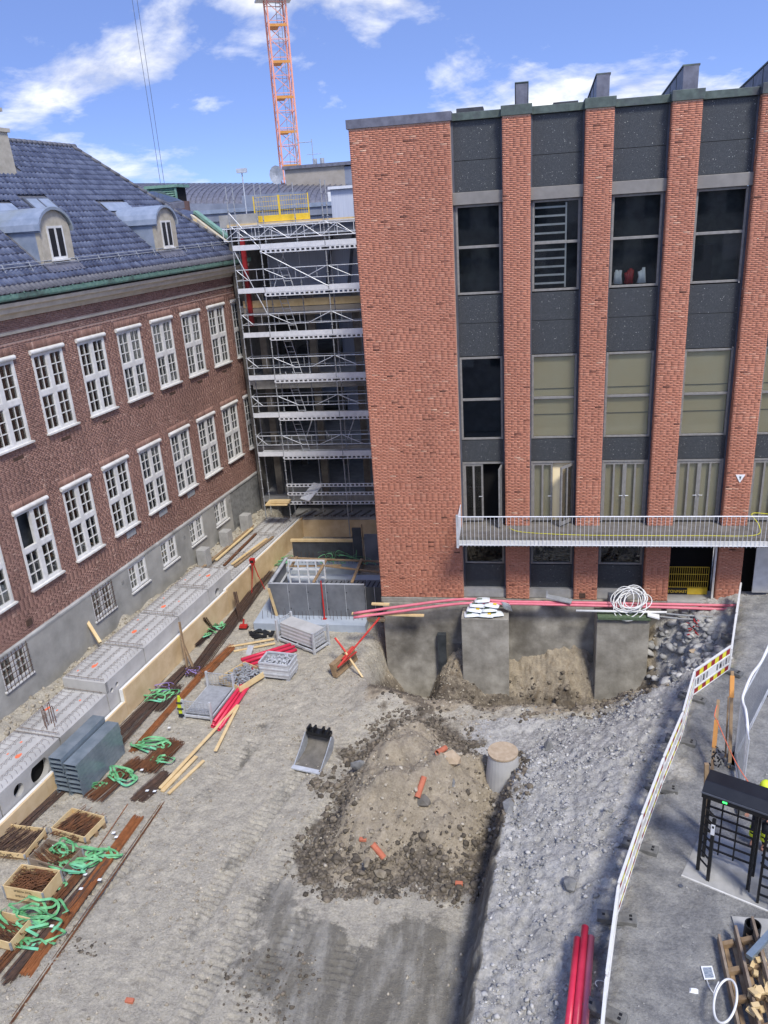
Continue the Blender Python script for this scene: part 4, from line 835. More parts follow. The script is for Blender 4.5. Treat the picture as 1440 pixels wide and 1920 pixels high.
for k in range(12): t0, t1 = 2*pi*k/12, 2*pi*(k+1)/12; ds.add([c0,c0+Vector((.5*cos(t0),-.15,.62*sin(t0))),c0+Vector((.5*cos(t1),-.15,.62*sin(t1)))], [(0,1,2)])
ds.tube(c0, c0+Vector((0,.3,-1.2)), .05); centred(ds, 'satellite_dish', 'galv_dull', 'round grey satellite dish on the roof left of the crane foot', 'dish')
lt = MB(); c0 = PY(456,345,50); lt.tube(c0-Vector((0,0,3)), c0+Vector((0,0,.7)), .04); lt.bar(c0+Vector((-.3,0,.75)),c0+Vector((.3,0,.75)),.3,.25); centred(lt, 'camera_mast', 'galv', 'thin mast with two small floodlights above the scaffold', 'mast')
# tower crane mast
cr_ = thing('tower_crane', 'orange lattice tower crane mast standing behind the roofs', 'crane', (-21.45,80,0), rotz=.42)
h = .85
for sx in (-h,h):
    for sy in (-h,h): t = MB(); t.box((sx-.07,sy-.07,0),(sx+.07,sy+.07,37)); t.build('leg', 'crane_orange', cr_)
for k in range(25):
    z = k*1.45; t = MB()
    for (a, b) in (((-h,-h),(h,-h)),((h,-h),(h,h)),((h,h),(-h,h)),((-h,h),(-h,-h))):
        t.bar((*a,z),(*b,z),.05,.05)
        if k % 2: a, b = b, a
        t.bar((*a,z),(*b,z+1.45),.055,.055)
    t.build('bracing', 'crane_orange', cr_)
for k in range(5,13):
    z = k*2.9+1; t = MB(); t.box((-h+.1,-h+.1,z),(.1,h-.1,z+.05)); t.bar((-h,-h-.02,z+.1),(h,-h-.02,z+.1),.08,.22); t.build('platform', 'orange_tape', cr_)
l = MB()
for e in (-.2,.2): l.tube((e+.3,.2,10),(e+.3,.2,36),.03,4)
for k in range(85): l.tube((.1,.2,10+k*.3),(.5,.2,10+k*.3),.016,4)
l.build('ladder', 'galv_dull', cr_)
t = MB(); t.box((-1.6,-1.5,35.2),(1.6,1.5,35.35)); t.build('top_platform', 'galv', cr_)
t = MB()
for z in (35.8,36.3): 
    for (a, b) in (((-1.6,-1.5),(1.6,-1.5)),((1.6,-1.5),(1.6,1.5)),((-1.6,-1.5),(-1.6,1.5))): t.tube((*a,z),(*b,z),.03,5)
t.build('rail', 'galv', cr_)
cbm = MB(); cbm.tube((-26.3,60,60),(-26.1,60,10),.018,4); cbm.tube((-25.8,60,60),(-25.85,60,10),.018,4); centred(cbm, 'hoist_cable', 'dark_clad', 'pair of thin hoist cables hanging down the open sky', 'cable')

# the block the picture was taken from: out of view, it only shows as reflections in the panes
ob = thing('opposite_building', 'plain grey block across the yard, seen only as window reflections', 'building', (0,-13,0), frame='W')
w_ = MB(); w_.box((-26,-16,-2.5),(26,-13,19)); w_.build('wall', 'concrete', ob)
for zz in (4.5,8.5,12.5,16): 
    for k in range(16): q = MB(); q.box((-24+k*3.1,-12.99,zz-1.1),(-22.4+k*3.1,-12.95,zz+.9)); q.build('window', 'white_paint' if (k+int(zz)) % 5 == 0 else 'room_dark', ob)
# ------------------------------------------------------------------ precast culvert boxes along the old wing
def face_hole(mb, s0, s1, z0, z1, y, hs, dep):
    cuts = sorted(hs); u = s0
    for (c, z, r) in cuts:
        R = r*1.12; a, b = c-R, c+R; lo, hi = max(z0, z-R), min(z1, z+R)
        if a > u: mb.quad((u,y,z0),(a,y,z0),(a,y,z1),(u,y,z1))
        if lo > z0: mb.quad((a,y,z0),(b,y,z0),(b,y,lo),(a,y,lo))
        if hi < z1: mb.quad((a,y,hi),(b,y,hi),(b,y,z1),(a,y,z1))
        n = 32; ci = [(c+r*cos(2*pi*k/n), z+r*sin(2*pi*k/n)) for k in range(n)]; sq = []
        for k in range(n):
            x_, z_ = cos(2*pi*k/n), sin(2*pi*k/n); m = max(abs(x_),abs(z_)); sq.append((c+R*x_/m, min(hi,max(lo,z+R*z_/m))))
        vs = [(p,y,q) for p, q in sq]+[(p,y,q) for p, q in ci]+[(p,y+dep,q) for p, q in ci]
        mb.add(vs, [(k,(k+1)%n,n+(k+1)%n,n+k) for k in range(n)]+[(n+k,n+(k+1)%n,2*n+(k+1)%n,2*n+k) for k in range(n)]); u = b
    mb.quad((u,y,z0),(s1,y,z0),(s1,y,z1),(u,y,z1))
SEC = [(11.6,14.25,1.22,()),(14.3,17.05,1.25,((16.0,.80,.40),(15.05,.82,.21))),(17.1,19.6,1.25,()),(19.65,22.05,1.66,((19.93,1.2,.09),(20.25,1.24,.09))),(22.1,24.6,1.66,()),(24.65,27.1,1.66,()),(27.15,29.2,1.66,((27.85,1.17,.19),)),(29.3,31.9,1.12,()),(31.95,34.5,1.12,()),(34.55,37.1,1.12,())]
SLAB = ['nearest low culvert section cut by the frame beside the old wing','low culvert section with one large and one small round hole','low culvert section with tall rebar hoops below the step','culvert section at the step with two small round holes','second tall culvert section counted from the step, orange paint spot','third tall culvert section counted from the step, leaning board at its joint','farthest tall culvert section with one oval hole near its end','far low culvert section covered with loose planks by the tripod','far low culvert section with green sling on top','last low culvert section by the scaffold foot']
for i, (s0, s1, zt, hs) in enumerate(SEC):
    y0, y1 = 17.2, 19.0 if i < 7 else 18.95
    th = thing('culvert_section', SLAB[i], 'culvert', LW((s0+s1)/2,18.1,0), LROT, 'precast concrete culvert sections', 'L')
    b = MB(); face_hole(b, s0, s1, 0, zt, y0, hs, .2); b.box((s0,y0+.001,zt-.16),(s1,y1,zt-.0005)); b.box((s0+.001,y1-.15,0),(s1-.001,y1-.001,zt-.16)); b.quad((s0,y0,0),(s0,y0,zt),(s0,y0+.18,zt),(s0,y0+.18,0)); b.quad((s1,y0,0),(s1,y0+.18,0),(s1,y0+.18,zt),(s1,y0,zt))
    if i == 3: b.box((s0-.002,y0,zt-.45),(s0+.14,y1,zt-.001))
    b.build('body', 'concrete_new', th)
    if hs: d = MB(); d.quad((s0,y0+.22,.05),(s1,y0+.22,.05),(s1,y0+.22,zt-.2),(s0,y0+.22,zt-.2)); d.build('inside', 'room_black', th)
    for k in range(4):                            # lattice girders cast into the slab
        g = MB(); y = y0+.42+k*.42; g.tube((s0+.15,y,zt+.10),(s1-.15,y,zt+.10),.006,4); n = 11
        for e in (-.05,.05):
            for q in range(n): a = s0+.15+(s1-s0-.3)*q/n; c_ = s0+.15+(s1-s0-.3)*(q+.5)/n; b_ = s0+.15+(s1-s0-.3)*(q+1)/n; g.tube((a,y+e,zt),(c_,y,zt+.10),.004,4,caps=False); g.tube((c_,y,zt+.10),(b_,y+e,zt),.004,4,caps=False)
        g.build('lattice_girder', 'rust_steel', th)
    st_ = MB(); q = s0+.1
    while q < s1-.05: st_.tube((q,y0+.1,zt),(q,y0+.1,zt+.13),.006,4); st_.tube((q,y0+.1,zt+.13),(q+.02,y0+.2,zt+.13),.006,4); st_.tube((q+.05,y1-.08,zt),(q+.05,y1-.08,zt+.08),.006,4); st_.tube((q+.05,y1-.08,zt+.08),(q+.05,y1-.5,zt+.05),.006,4); q += .21
    for q in np.arange(y0+.2, y1-.1, .27):
        for s_ in (s0+.06,s1-.06): st_.tube((s_,q,zt),(s_,q,zt+.15),.006,4)
    for q in (s0+.07,s1-.07): st_.tube((q,y0+.1,zt+.1),(q,y1-.1,zt+.1),.012,5)
    st_.build('rebar_stubs', 'rust_steel', th, kind='stuff')
    for k in range(3 if i < 7 else 0):
        a, c_ = NR.uniform(s0+.4,s1-.4), y0+.5+NR.integers(0,3)*.42+.2; sz = .035+.05*(k == 0); p = MB(); n = 9
        ring = [(a+sz*1.6*NR.uniform(.7,1.2)*cos(2*pi*j/n), c_+sz*NR.uniform(.7,1.2)*sin(2*pi*j/n), zt+.004) for j in range(n)]; p.add(ring, [tuple(range(n))]); p.build('paint_spot', 'orange_spot', th)
    if i == 2:
        for (a, c_) in ((17.35,17.9),(17.5,18.1),(17.55,17.75),(17.7,18.0)): h = MB(); h.path([(a,c_,zt),(a,c_,zt+.62),(a+.04,c_+.03,zt+.72),(a+.14,c_+.06,zt+.72),(a+.18,c_+.08,zt+.62),(a+.18,c_+.08,zt+.05)], .012, 5); h.build('rebar_hoop', 'rust', th)
for i, s_ in enumerate((30.3,32.6,34.9)):
    p = MB(); p.box((s_,19.05,.3),(s_+.5,19.55,2.0)); centred(p, 'concrete_stub', 'concrete', ['nearest square concrete stub column against the plinth','middle square concrete stub column against the plinth','farthest square concrete stub column by the scaffold'][i], 'column', 'stub columns beside the old wing', bevel=.015, L=True)
pw = thing('plywood_formwork', 'pale plywood shuttering along the foot of the culvert boxes', 'formwork', LW(25,16.95,0), LROT, frame='L')
for (a, b, z1) in ((11.5,20.2,.58),(20.22,28.25,1.06),(28.27,37.3,1.16)):
    n = max(1,int(round((b-a)/2.4))); w_ = (b-a)/n
    for k in range(n):
        dz = NR.uniform(-.02,.02); p = MB(); p.box((a+k*w_+.004,16.92+NR.uniform(-.006,.006),0),(a+(k+1)*w_-.004,16.99,z1+dz)); p.build('ply_sheet', 'ply', pw)
        e = MB(); e.box((a+k*w_+.004,16.995,.1),(a+(k+1)*w_-.004,17.15,z1+dz-.05)); e.build('insulation', 'pvc_white', pw)
bwall = thing('back_formwork', 'plywood wall and ribbed concrete slab below the scaffold', 'formwork', (-8.8,39.15,0), frame='W')
for k in range(6): p = MB(); p.box((-12.0+k*1.2+.004,39.1,0),(-12.0+(k+1)*1.2-.004,39.16,1.0)); p.build('ply_sheet', 'ply', bwall)
p = MB(); p.box((-12.4,39.17,0),(-4.6,41.8,1.12)); p.build('slab', 'concrete', bwall)
for k in range(14): p = MB(); p.bar((-12.1+k*.52,39.3,1.14),(-11.7+k*.52,40.2,1.14),.09,.05); p.build('slab_rib', 'concrete_dark', bwall)
rs = MB()
for k in range(34): x = -12.3+k*.22; rs.tube((x,39.25,1.12),(x,39.25,1.26),.01,4)
rs.tube((-12.4,39.25,1.24),(-5,39.25,1.24),.012,5); rs.build('rebar_stubs', 'rust_dark', bwall, kind='stuff')
# ------------------------------------------------------------------ footing with shuttering
ft = MB(); ft.box((-11.3,28.68,-.1),(-6.35,33.6,.35)); centred(ft, 'concrete_footing', 'concrete_blue', 'fresh pale blue-grey concrete footing slab under the grey shuttering', 'slab', bevel=.02)
fm_ = thing('formwork_wall', 'grey framed shuttering box standing on the fresh footing', 'formwork', (-8.5,29.5,.35), frame='W')
for k in range(5):
    x0, x1 = -10.66+k*.845, -10.66+(k+1)*.845; p = MB(); p.box((x0+.006,29.42,.355),(x1-.006,29.46,1.86)); o = p.build('form_panel', 'form_ply', fm_)
    f = MB(); f.box((x0-.006,29.415,.355),(x0+.006,29.5,1.87)); f.box((x0+.006,29.462,1.80),(x1-.006,29.55,1.87)); f.build('panel_frame', 'galv', o)
    for z in (.7,1.5):
        for x in (x0+.06,): t = MB(); t.tube((x,29.40,z),(x,29.425,z),.022,8); t.build('tie_hole', 'black_plastic', o)
    b = MB()
    for z in (.5,.9,1.3,1.7): b.box((x0+.01,29.47,z),(x1-.01,29.54,z+.05))
    b.build('panel_ribs', 'galv', o)
for k, x0 in enumerate((-6.42,-6.02)):
    p = MB(); p.box((x0+.01,29.52,.2),(x0+.39,29.57,1.72)); o = p.build('form_panel', 'form_dark', fm_); f = MB(); f.box((x0-.008,29.51,.2),(x0+.008,29.6,1.74)); f.build('panel_frame', 'galv', o)
for k in range(3):                                # left return
    y0 = 29.5+k*.9; p = MB(); p.box((-10.72,y0,.36),(-10.68,y0+.88,1.86)); o = p.build('form_panel', 'form_ply', fm_); b = MB(); b.box((-10.67,y0,1.8),(-10.55,y0+.88,1.87)); b.box((-10.67,y0,1.1),(-10.58,y0+.88,1.15)); b.box((-10.67,y0,.5),(-10.58,y0+.88,.55)); b.build('panel_frame', 'galv', o)
fr = MB(); 
for x in (-10.5,-10.05,-9.6,-9.2,-8.8): fr.box((x,31.9,.4),(x+.06,32.0,1.85))
for z in (.5,.95,1.35,1.8): fr.box((-10.5,31.905,z),(-8.75,31.995,z+.06))
fr.build('frame_back', 'alu', fm_)
for k in range(2): w_ = MB(); w_.bar((-10.45+.05*k,29.35,.36),(-10.62+.05*k,29.2,1.75),.06,.05); w_.build('timber_prop', 'wood_new', fm_)
rs = MB()
for k in range(26):
    x = -10.95+k*.175+NR.uniform(-.03,.03); h = NR.uniform(.3,.5); rs.tube((x,29.12+NR.uniform(-.08,.08),.35),(x+NR.uniform(-.03,.03),29.12,.35+h),.008,4)
rs.build('starter_bars', 'rust_dark', fm_, kind='stuff')
pr = MB(); pr.tube((-8.22,29.15,.36),(-8.26,29.3,1.2),.035,8); pr.tube((-8.26,29.3,1.2),(-8.3,29.42,2.05),.028,8); pr.box((-8.3,29.08,.352),(-8.14,29.22,.37)); centred(pr, 'steel_prop', 'red_tool', 'red steel prop leaning upright against the grey shuttering', 'prop')
for k in range(3):
    p = MB(); x0 = -8.75+k*1.0; p.box((x0,30.4,.9),(x0+.95,31.7,1.0)); 
    o = centred(p, 'form_panel_stack', 'form_ply', ['left','middle','right'][k]+' grey shuttering panel lying flat inside the box', 'panel', 'panels lying inside the shuttering')
    for q in range(4): s_ = MB(); s_.bar((-.4+.22*q,-.55,.105),(-.3+.22*q,.5,.105),.05,.012); link('slot', s_.mesh('slot', 'black_plastic'), o)
# second shuttering behind
f2 = thing('formwork_wall', 'dark low shuttering with timber top rail further back', 'formwork', (-9.6,35.1,.35), frame='W')
for k in range(4): p = MB(); p.box((-11.2+k*.78+.005,35.1,.36),(-11.2+(k+1)*.78-.005,35.15,1.42)); p.build('form_panel', 'form_dark', f2)
p = MB(); p.box((-11.25,35.04,1.43),(-8.05,35.2,1.55)); p.build('top_rail', 'wood_new', f2)
for (x0, x1, z0, z1, m) in ((-8.04,-7.6,.2,2.2,'form_dark'),(-7.45,-6.6,.2,1.86,'form_ply')): p = MB(); p.box((x0,35.0,z0),(x1,35.08,z1)); p.build('form_panel', m, f2)
p = MB(); p.bar((-7.52,34.95,.2),(-7.52,34.95,2.4),.05,.06); p.build('timber_prop', 'wood_old', f2)
rs = MB()
for k in range(18): x = -11.1+k*.2; rs.tube((x,34.85,.35),(x,34.9,.95),.009,4)
rs.build('starter_bars', 'rust_dark', f2, kind='stuff')
ft = MB(); ft.box((-11.4,34.3,-.1),(-7.75,35.9,.35)); centred(ft, 'concrete_footing', 'concrete_blue', 'small pale blue-grey footing slab under the dark rear shuttering', 'slab', bevel=.02)
PLK = [((545,1046,1.5),(712,1053,1.5),'rear long timber rail laid across the shuttering gap'),((540,1062,1.5),(640,1060,1.5),'left middle timber rail laid across the shuttering gap'),((610,1061,1.55),(712,1073,1.55),'right middle timber rail laid across the shuttering gap'),((556,1044,1.62),(546,1063,1.62),'leftmost short cross timber over the shuttering gap'),((612,1049,1.62),(588,1092,1.7),'middle slanting cross timber over the shuttering gap'),((678,1048,1.62),(660,1092,1.7),'right slanting cross timber over the shuttering gap')]
for a, b, l in PLK: p = MB(); p.bar(P(*a),P(*b),.12,.05); centred(p, 'timber_rail', 'wood_old', l, 'timber')
# ------------------------------------------------------------------ loose planks on the ground
for a, b, w_, m, n, l in [((300,1478,.1),(446,1322,.12),.11,'wood_new','plank','longest pale plank on the gravel pointing at the red pipes'),((404,1408,.06),(447,1322,.1),.11,'wood_new','plank','short pale plank crossing the end of the longest plank'),
 ((304,1484,.05),(368,1418,.05),.14,'wood_new','plank','broad pale plank beside the dark hairpin bars'),((316,1488,.05),(382,1426,.05),.10,'wood_new','plank','narrow pale plank rightmost of the pair by the hairpin bars'),
 ((428,1213,.06),(514,1198,.06),.09,'wood_new','plank','upper of two pale planks behind the wooden fittings crate'),((438,1221,.06),(516,1206,.06),.09,'wood_new','plank','lower of two pale planks behind the wooden fittings crate'),
 ((346,1296,.1),(352,1250,.2),.1,'wood_old','plank','x')][:6]:
    p = MB(); p.bar(P(*a),P(*b),w_,.05); centred(p, n, m, l, 'plank', 'loose planks on the gravel', bevel=.006)
for a, b, l in [((336,1166,1.7),(352,1252,.05),'rusty-stained board leaning on the culvert joint'),((341,1200,1.0),(362,1250,.05),'second board leaning on plywood below the culvert joint')]:
    p = MB(); p.bar(P(*a),P(*b),.15,.04,up=(1,0,0)); centred(p, 'leaning_board', 'wood_old', l, 'board')
p = MB(); p.bar(P(160,1160,2.4),P(188,1205,1.7),.12,.1); centred(p, 'timber_post', 'wood_new', 'stubby pale timber propped against the plinth above the culvert', 'timber')
for a, b, l, m in [((375,1068,1.25),(475,985,1.25),'long plank along the plinth on the far culvert','wood_old'),((405,1050,1.25),(474,990,1.3),'second long plank along the plinth on the far culvert','wood_new'),((435,1058,1.22),(500,1010,1.22),'yellowish plank in the middle of the far culvert','wood_new'),((440,1062,1.2),(512,1006,1.2),'long plank at the front of the far culvert','wood_old'),((420,1060,1.2),(480,1000,1.2),'rust brown bar bundle on the far culvert','rust'),((430,1100,.95),(448,1085,.95),'short offcut on the culvert edge by the oval hole','wood_old')]:
    p = MB(); p.bar(P(*a),P(*b),.13,.05); centred(p, 'plank', m, l, 'plank', 'planks on the far culvert sections')
# ------------------------------------------------------------------ reinforcement
def bars(name, label, a, b, width, n, m='rust', layers=3, z=.02, hook=0, r=.011, fan=0.0, group='rebar lying on the gravel'):
    pa, pb = P(*a, z), P(*b, z); d = (pb-pa); L = d.length; d.normalize(); n_ = Vector((-d.y,d.x,0)); mb = MB()
    for k in range(n):
        o = NR.uniform(-.5,.5)*width; h = z+.012+NR.integers(0,layers)*.024; e0, e1 = NR.uniform(-.12,.12), NR.uniform(-.12,.12); f = o*(1+fan*NR.uniform(.4,1.2)); tw = NR.normal(0,.015)
        p = pa+n_*f+d*e0; q = pb+n_*(o+tw)+d*e1; p.z = q.z = h
        if hook:
            w_ = hook*NR.uniform(.8,1.1); s_ = 1 if k % 2 else -1
            mb.path([p,q-d*.05,q+n_*(s_*w_*.5)+d*.03,q+n_*(s_*w_)-d*.05,p+n_*(s_*w_)], r, 4)
        else: mb.path([p,p.lerp(q,.5)+n_*NR.normal(0,.012)+Vector((0,0,.004)),q], r, 4)
    return centred(mb, name, m, label, 'rebar', group)
bars('rebar_bundle','long dark rebar run lying between plywood wall and formwork',(362,1268),(506,1072),.62,44,'rust_dark',3,r=.013)
bars('rebar_bundle','dark fanned rebar ends beside the plywood, behind the steel channels',(212,1395),(350,1252),.4,46,'rust_dark',4,fan=1.2,r=.013)
bars('rebar_bundle','long orange-brown bar bundle running past the cage pallet',(250,1408),(372,1272),.28,26,'rust_orange',3,r=.013)
bars('rebar_bundle','middle brown bars between the purple sling and cage pallet',(372,1272),(436,1212),.35,26,'rust_orange',3,r=.012)
bars('rebar_bundle','short hairpin bundle under green and purple slings',(292,1333),(330,1288),.34,26,'rust_dark',5,hook=.16)
bars('rebar_bundle','thick hairpin roll with green sling near the leaning boards',(365,1212),(402,1176),.34,30,'rust_dark',8,hook=.12)
bars('rebar_bundle','twin hairpin bundle with green slings left of the pale planks',(272,1446),(326,1392),.6,46,'rust',5,hook=.16)
bars('rebar_bundle','ragged rebar heap under green sling right of the steel channels',(176,1500),(262,1428),.55,60,'rust',6,fan=.5)
bars('rebar_bundle','dark hairpin bars with white tags left of the broad pale plank',(256,1502),(312,1452),.42,26,'rust_dark',3,hook=.1)
bars('rebar_bundle','broad orange bar bundle tied with one green sling, nearest the yard',(50,1826),(258,1536),.32,46,'rust_orange',4,r=.015)
bars('rebar_bundle','grey-brown bar bundle left of the broad orange one',(12,1842),(215,1598),.26,30,'rust_dark',4,r=.014)
bars('rebar_bundle','rust orange bars leading from the frame edge to the crates',(-40,1860),(150,1640),.3,36,'rust',4,r=.014)
bars('rebar_bundle','thin single bars lying along the outer edge of the bundles',(20,1915),(302,1508),.16,7,'rust',1,r=.010)
bars('rebar_bundle','one reddish bar running towards the hairpin bars',(150,1640),(242,1505),.05,3,'rust_orange',1,r=.013)
bars('rebar_bundle','bars along the plywood behind the wooden crates',(-20,1612),(112,1488),.35,26,'rust_dark',3,r=.012)
bars('rebar_bundle','small flat bar stack behind the wooden fittings crate',(390,1262),(432,1218),.4,22,'rust_orange',3)
for a, b, l in [((452,1165,.02),(440,1110,1.0),'hairpin bundle leaning upright on plywood near the tripod'),((398,1180,.02),(384,1158,.95),'hairpin bundle leaning upright on plywood above the green roll')]:
    mb = MB(); pa, pb = P(*a), P(*b); 
    for k in range(14): o = Vector((NR.uniform(-.1,.1),NR.uniform(-.08,.08),0)); mb.tube(pa+o,pb+o*.8,.011,4)
    centred(mb, 'rebar_bundle', 'rust_dark', l, 'rebar')
# slings: flat webbing looped loosely
def sling(label, at, r, n=5, m='sling_green', z=.12, w_=.07, elong=1.0, ang=0.0):
    c = P(*at, 0); mb = MB()
    for k in range(n):
        a0 = NR.uniform(0,6.28); pts = []; rr = r*NR.uniform(.5,1.05); m_ = int(NR.integers(6,10)); cx_, cy_ = NR.normal(0,r*.28,2)
        for j in range(m_):
            t = a0+j*2*pi/m_*NR.uniform(.8,1.2)*.9; u_, v_ = rr*elong*cos(t)*NR.uniform(.6,1.1)+cx_, rr*.55*sin(t)*NR.uniform(.5,1.1)+cy_
            pts.append(c+Vector((u_*cos(ang)-v_*sin(ang), u_*sin(ang)+v_*cos(ang), z*NR.uniform(.35,1.15)+.03)))
        pts = catmull(pts, 5); tw = NR.uniform(0,3); vs = []; L = len(pts)
        for j, p in enumerate(pts):
            d = (pts[min(j+1,L-1)]-pts[max(j-1,0)]).normalized(); s_ = d.cross(Vector((0,0,1))).normalized(); tq = .55*sin(tw+j*.3+k); u_ = s_*cos(tq)+Vector((0,0,1))*sin(tq)*.7; vs += [p-u_*w_/2,p+u_*w_/2,p+u_*w_/2+Vector((0,0,.004)),p-u_*w_/2+Vector((0,0,.004))]
        fs = []
        for j in range(L-1): o = j*4; fs += [(o+q,o+(q+1)%4,o+4+(q+1)%4,o+4+q) for q in range(4)]
        mb.add(vs, fs)
    return centred(mb, 'lifting_sling', m, label, 'sling', 'lifting slings lying on the rebar')
A1 = .9
sling('green sling tangle on the roll near the leaning boards',(383,1192),.42,5,z=.2); sling('green sling pile beside the roll, on the dark long bars',(412,1178),.42,4,z=.15)
sling('green sling on the hairpin bundle by the purple sling',(300,1308),.55,5,z=.16,ang=.4); sling('purple sling mixed into the green one behind the hairpins',(312,1292),.45,3,'sling_purple',.14,.035)
sling('purple sling on open gravel behind the cage pallet',(362,1262),.4,4,'sling_purple',.06,.035)
sling('green sling across the twin hairpin bundle, upper strand',(292,1400),.6,5,z=.16,ang=.1,elong=1.3); sling('green sling across the twin hairpin bundle, lower strand',(302,1430),.4,4,z=.14,ang=.2)
sling('green sling hanging off the ragged rebar heap',(222,1462),.55,6,z=.2,ang=-.3); sling('green sling dropped beside the steel channels',(190,1476),.3,3,z=.12)
sling('green sling band round the top of the orange bar bundle',(205,1600),.42,3,z=.14,elong=1.3); sling('green sling strewn between the crates and the bars',(150,1625),.65,7,z=.2,elong=1.3,ang=.1); sling('green sling spilling out of the dark crate',(118,1606),.42,5,z=.35)
sling('green sling heap over the lowest wooden crate',(58,1730),.7,8,z=.4,elong=1.2); sling('green sling band round the lower end of the bars',(55,1777),.5,3,z=.14,elong=1.5); sling('green sling behind the middle crate near the bars',(105,1660),.35,3,z=.1)
sling('green sling curled on the far culvert by the planks',(462,1012),.45,4,z=1.35); sling('green sling on the panels inside the shuttering',(652,1076),.8,5,z=1.1,elong=1.8,w_=.04); sling('green sling by the plywood behind the shuttering',(535,1055),.6,4,z=.1,elong=1.6,ang=.9)
# white tags on the bars
TG = ['at the top of the grey-brown bars, upper of two','at the top of the grey-brown bars, lower of two','on the right edge of the orange bars beyond the slings','on the bars below the strewn green sling','on the bars beside the green heap on the lowest crate','on the left dark hairpin','on the right dark hairpin','at the right end of the ragged rebar heap','lying on gravel beside the fanned dark bars','inside the grey weathered crate','inside the lowest crate at the frame edge','above the strewn green sling near the crates']
for i, (x, y) in enumerate([(213,1562),(218,1570),(187,1650),(152,1667),(97,1737),(276,1483),(290,1484),(266,1444),(317,1365),(100,1587),(2,1717),(160,1640)]):
    t = MB(); c = P(x,y,.15); t.add([c+Vector((-.06,-.03,0)),c+Vector((.05,-.04,.02)),c+Vector((.06,.03,.03)),c+Vector((-.05,.04,.01)),c+Vector((-.06,-.03,.004)),c+Vector((.05,-.04,.024)),c+Vector((.06,.03,.034)),c+Vector((-.05,.04,.014))], [(3,2,1,0),(4,5,6,7),(0,1,5,4),(1,2,6,5),(2,3,7,6),(3,0,4,7)]); centred(t, 'paper_tag', 'paper', 'white paper tag '+TG[i], 'tag', 'white tags on the rebar')
# ------------------------------------------------------------------ wooden crates with bent bars
def text_mesh(txt, size, m):
    cu = bpy.data.curves.new('lettering','FONT'); cu.body = txt; cu.size = size; cu.extrude = .0015; cu.align_x = 'CENTER'; o = bpy.data.objects.new('lettering', cu); COL.objects.link(o); bpy.context.view_layer.update()
    me_ = bpy.data.meshes.new_from_object(o.evaluated_get(bpy.context.evaluated_depsgraph_get())); bpy.data.objects.remove(o); me_.materials.clear(); me_.materials.append(MATS[m]); return me_
LET = text_mesh('SMEDIA STÅL', .095, 'black_plastic')
def crate(label, corner, right, back, z, h=.4, m='wood_new', fill='rust', pallet=True, nb=110, mode='hook'):
    o_, a, b = P(*corner, z+h), P(*right, z+h), P(*back, z+h); ex = (a-o_); L = ex.length; ex.normalize(); rot = atan2(ex.y, ex.x); W = abs((b-o_).dot(Vector((-ex.y,ex.x,0))))
    base = Vector((o_.x,o_.y,z)); t = thing('pallet_crate', label, 'crate', base, rot, 'collar crates full of rebar'); zb = .14 if pallet else .01
    for k, (p, q) in enumerate((((0,0),(L,0)),((0,W),(L,W)),((0,0),(0,W)),((L,0),(L,W)))):
        s_ = MB(); 
        if k < 2: s_.box((.0,p[1]-(.02 if k else 0),zb),(L,p[1]+(.02 if not k else 0),h))
        else: s_.box((p[0]-(.02 if k == 3 else 0),.021,zb),(p[0]+(.02 if k == 2 else 0),W-.021,h))
        s_.build('side_board', m, t)
    for (x, y) in ((0,0),(L,0),(0,W),(L,W)): c = MB(); c.box((x-.03,y-.008,zb+.02),(x+.03,y+.008,h-.01)); c.box((x-.008,y-.03,zb+.02),(x+.008,y+.03,h-.01)); c.build('hinge', 'galv_dull', t)
    f = MB(); f.box((.02,.02,zb),(L-.02,W-.02,zb+.03)); f.build('floor', 'wood_old', t)
    if pallet:
        for k in range(3): c = MB(); y = .05+k*(W-.2)/2; c.box((-.03,y,0),(L+.03,y+.1,.13)); c.build('pallet_bearer', 'wood_old', t)
    r = MB()
    for k in range(nb):
        x, y = NR.uniform(.12,L-.12), NR.uniform(.08,W-.08); zz = NR.uniform(h*.5,h*.92)
        if mode == 'hook':
            an = NR.uniform(-.5,.5)+(0 if k % 3 else 1.3); l = NR.uniform(.12,.28); d = Vector((cos(an),sin(an),0)); n_ = Vector((-d.y,d.x,0)); c = Vector((x,y,zz)); pts = [c-d*l,c+d*l,c+d*l*1.1+n_*.05,c+d*l+n_*.1,c-d*l*.8+n_*.1]
        else:
            an = 1.25 if mode == 'long' else -.25; an += NR.normal(0,.08); l = NR.uniform(.3,.55)*(1.3 if mode == 'long' else 1); d = Vector((cos(an),sin(an),.12*NR.normal())); c = Vector((x,y*.8+W*.1,zz)); pts = [c-d*l*.6,c+d*l*.6]
        pts = [Vector((min(L-.03,max(.03,p.x)) if mode == 'hook' else p.x,min(W-.03,max(.03,p.y)) if mode == 'hook' else p.y,p.z)) for p in pts]; r.path(pts, .010, 4)
    r.build('bent_bars', fill, t, kind='stuff')
    for zz in ((h-.13,h-.30) if h > .35 else (h-.13,)): q = link('lettering', LET, t); q.location = (L*.5,-.0035,zz); q.rotation_euler = (pi/2,0,0)
    return t
crate('tall pale crate of short hooked bars, front lettering in two rows',(4.4,1661),(78.7,1674),(38,1619),0,.55)
crate('pale crate of long bars with one low lettered side, beside the steel channels',(95,1552),(158,1570),(120,1510),0,.34,'wood_new','rust',mode='long',nb=120)
crate('grey weathered crate with green sling and loose bars between the pale crates',(52,1608),(118,1628),(88,1572),0,.28,'wood_grey','rust',nb=70,mode='diag',pallet=False)
crate('crate against the plywood filled with long dark bars',(-32,1592),(45,1602),(20,1545),0,.3,'wood_new','rust_dark',mode='long',nb=130)
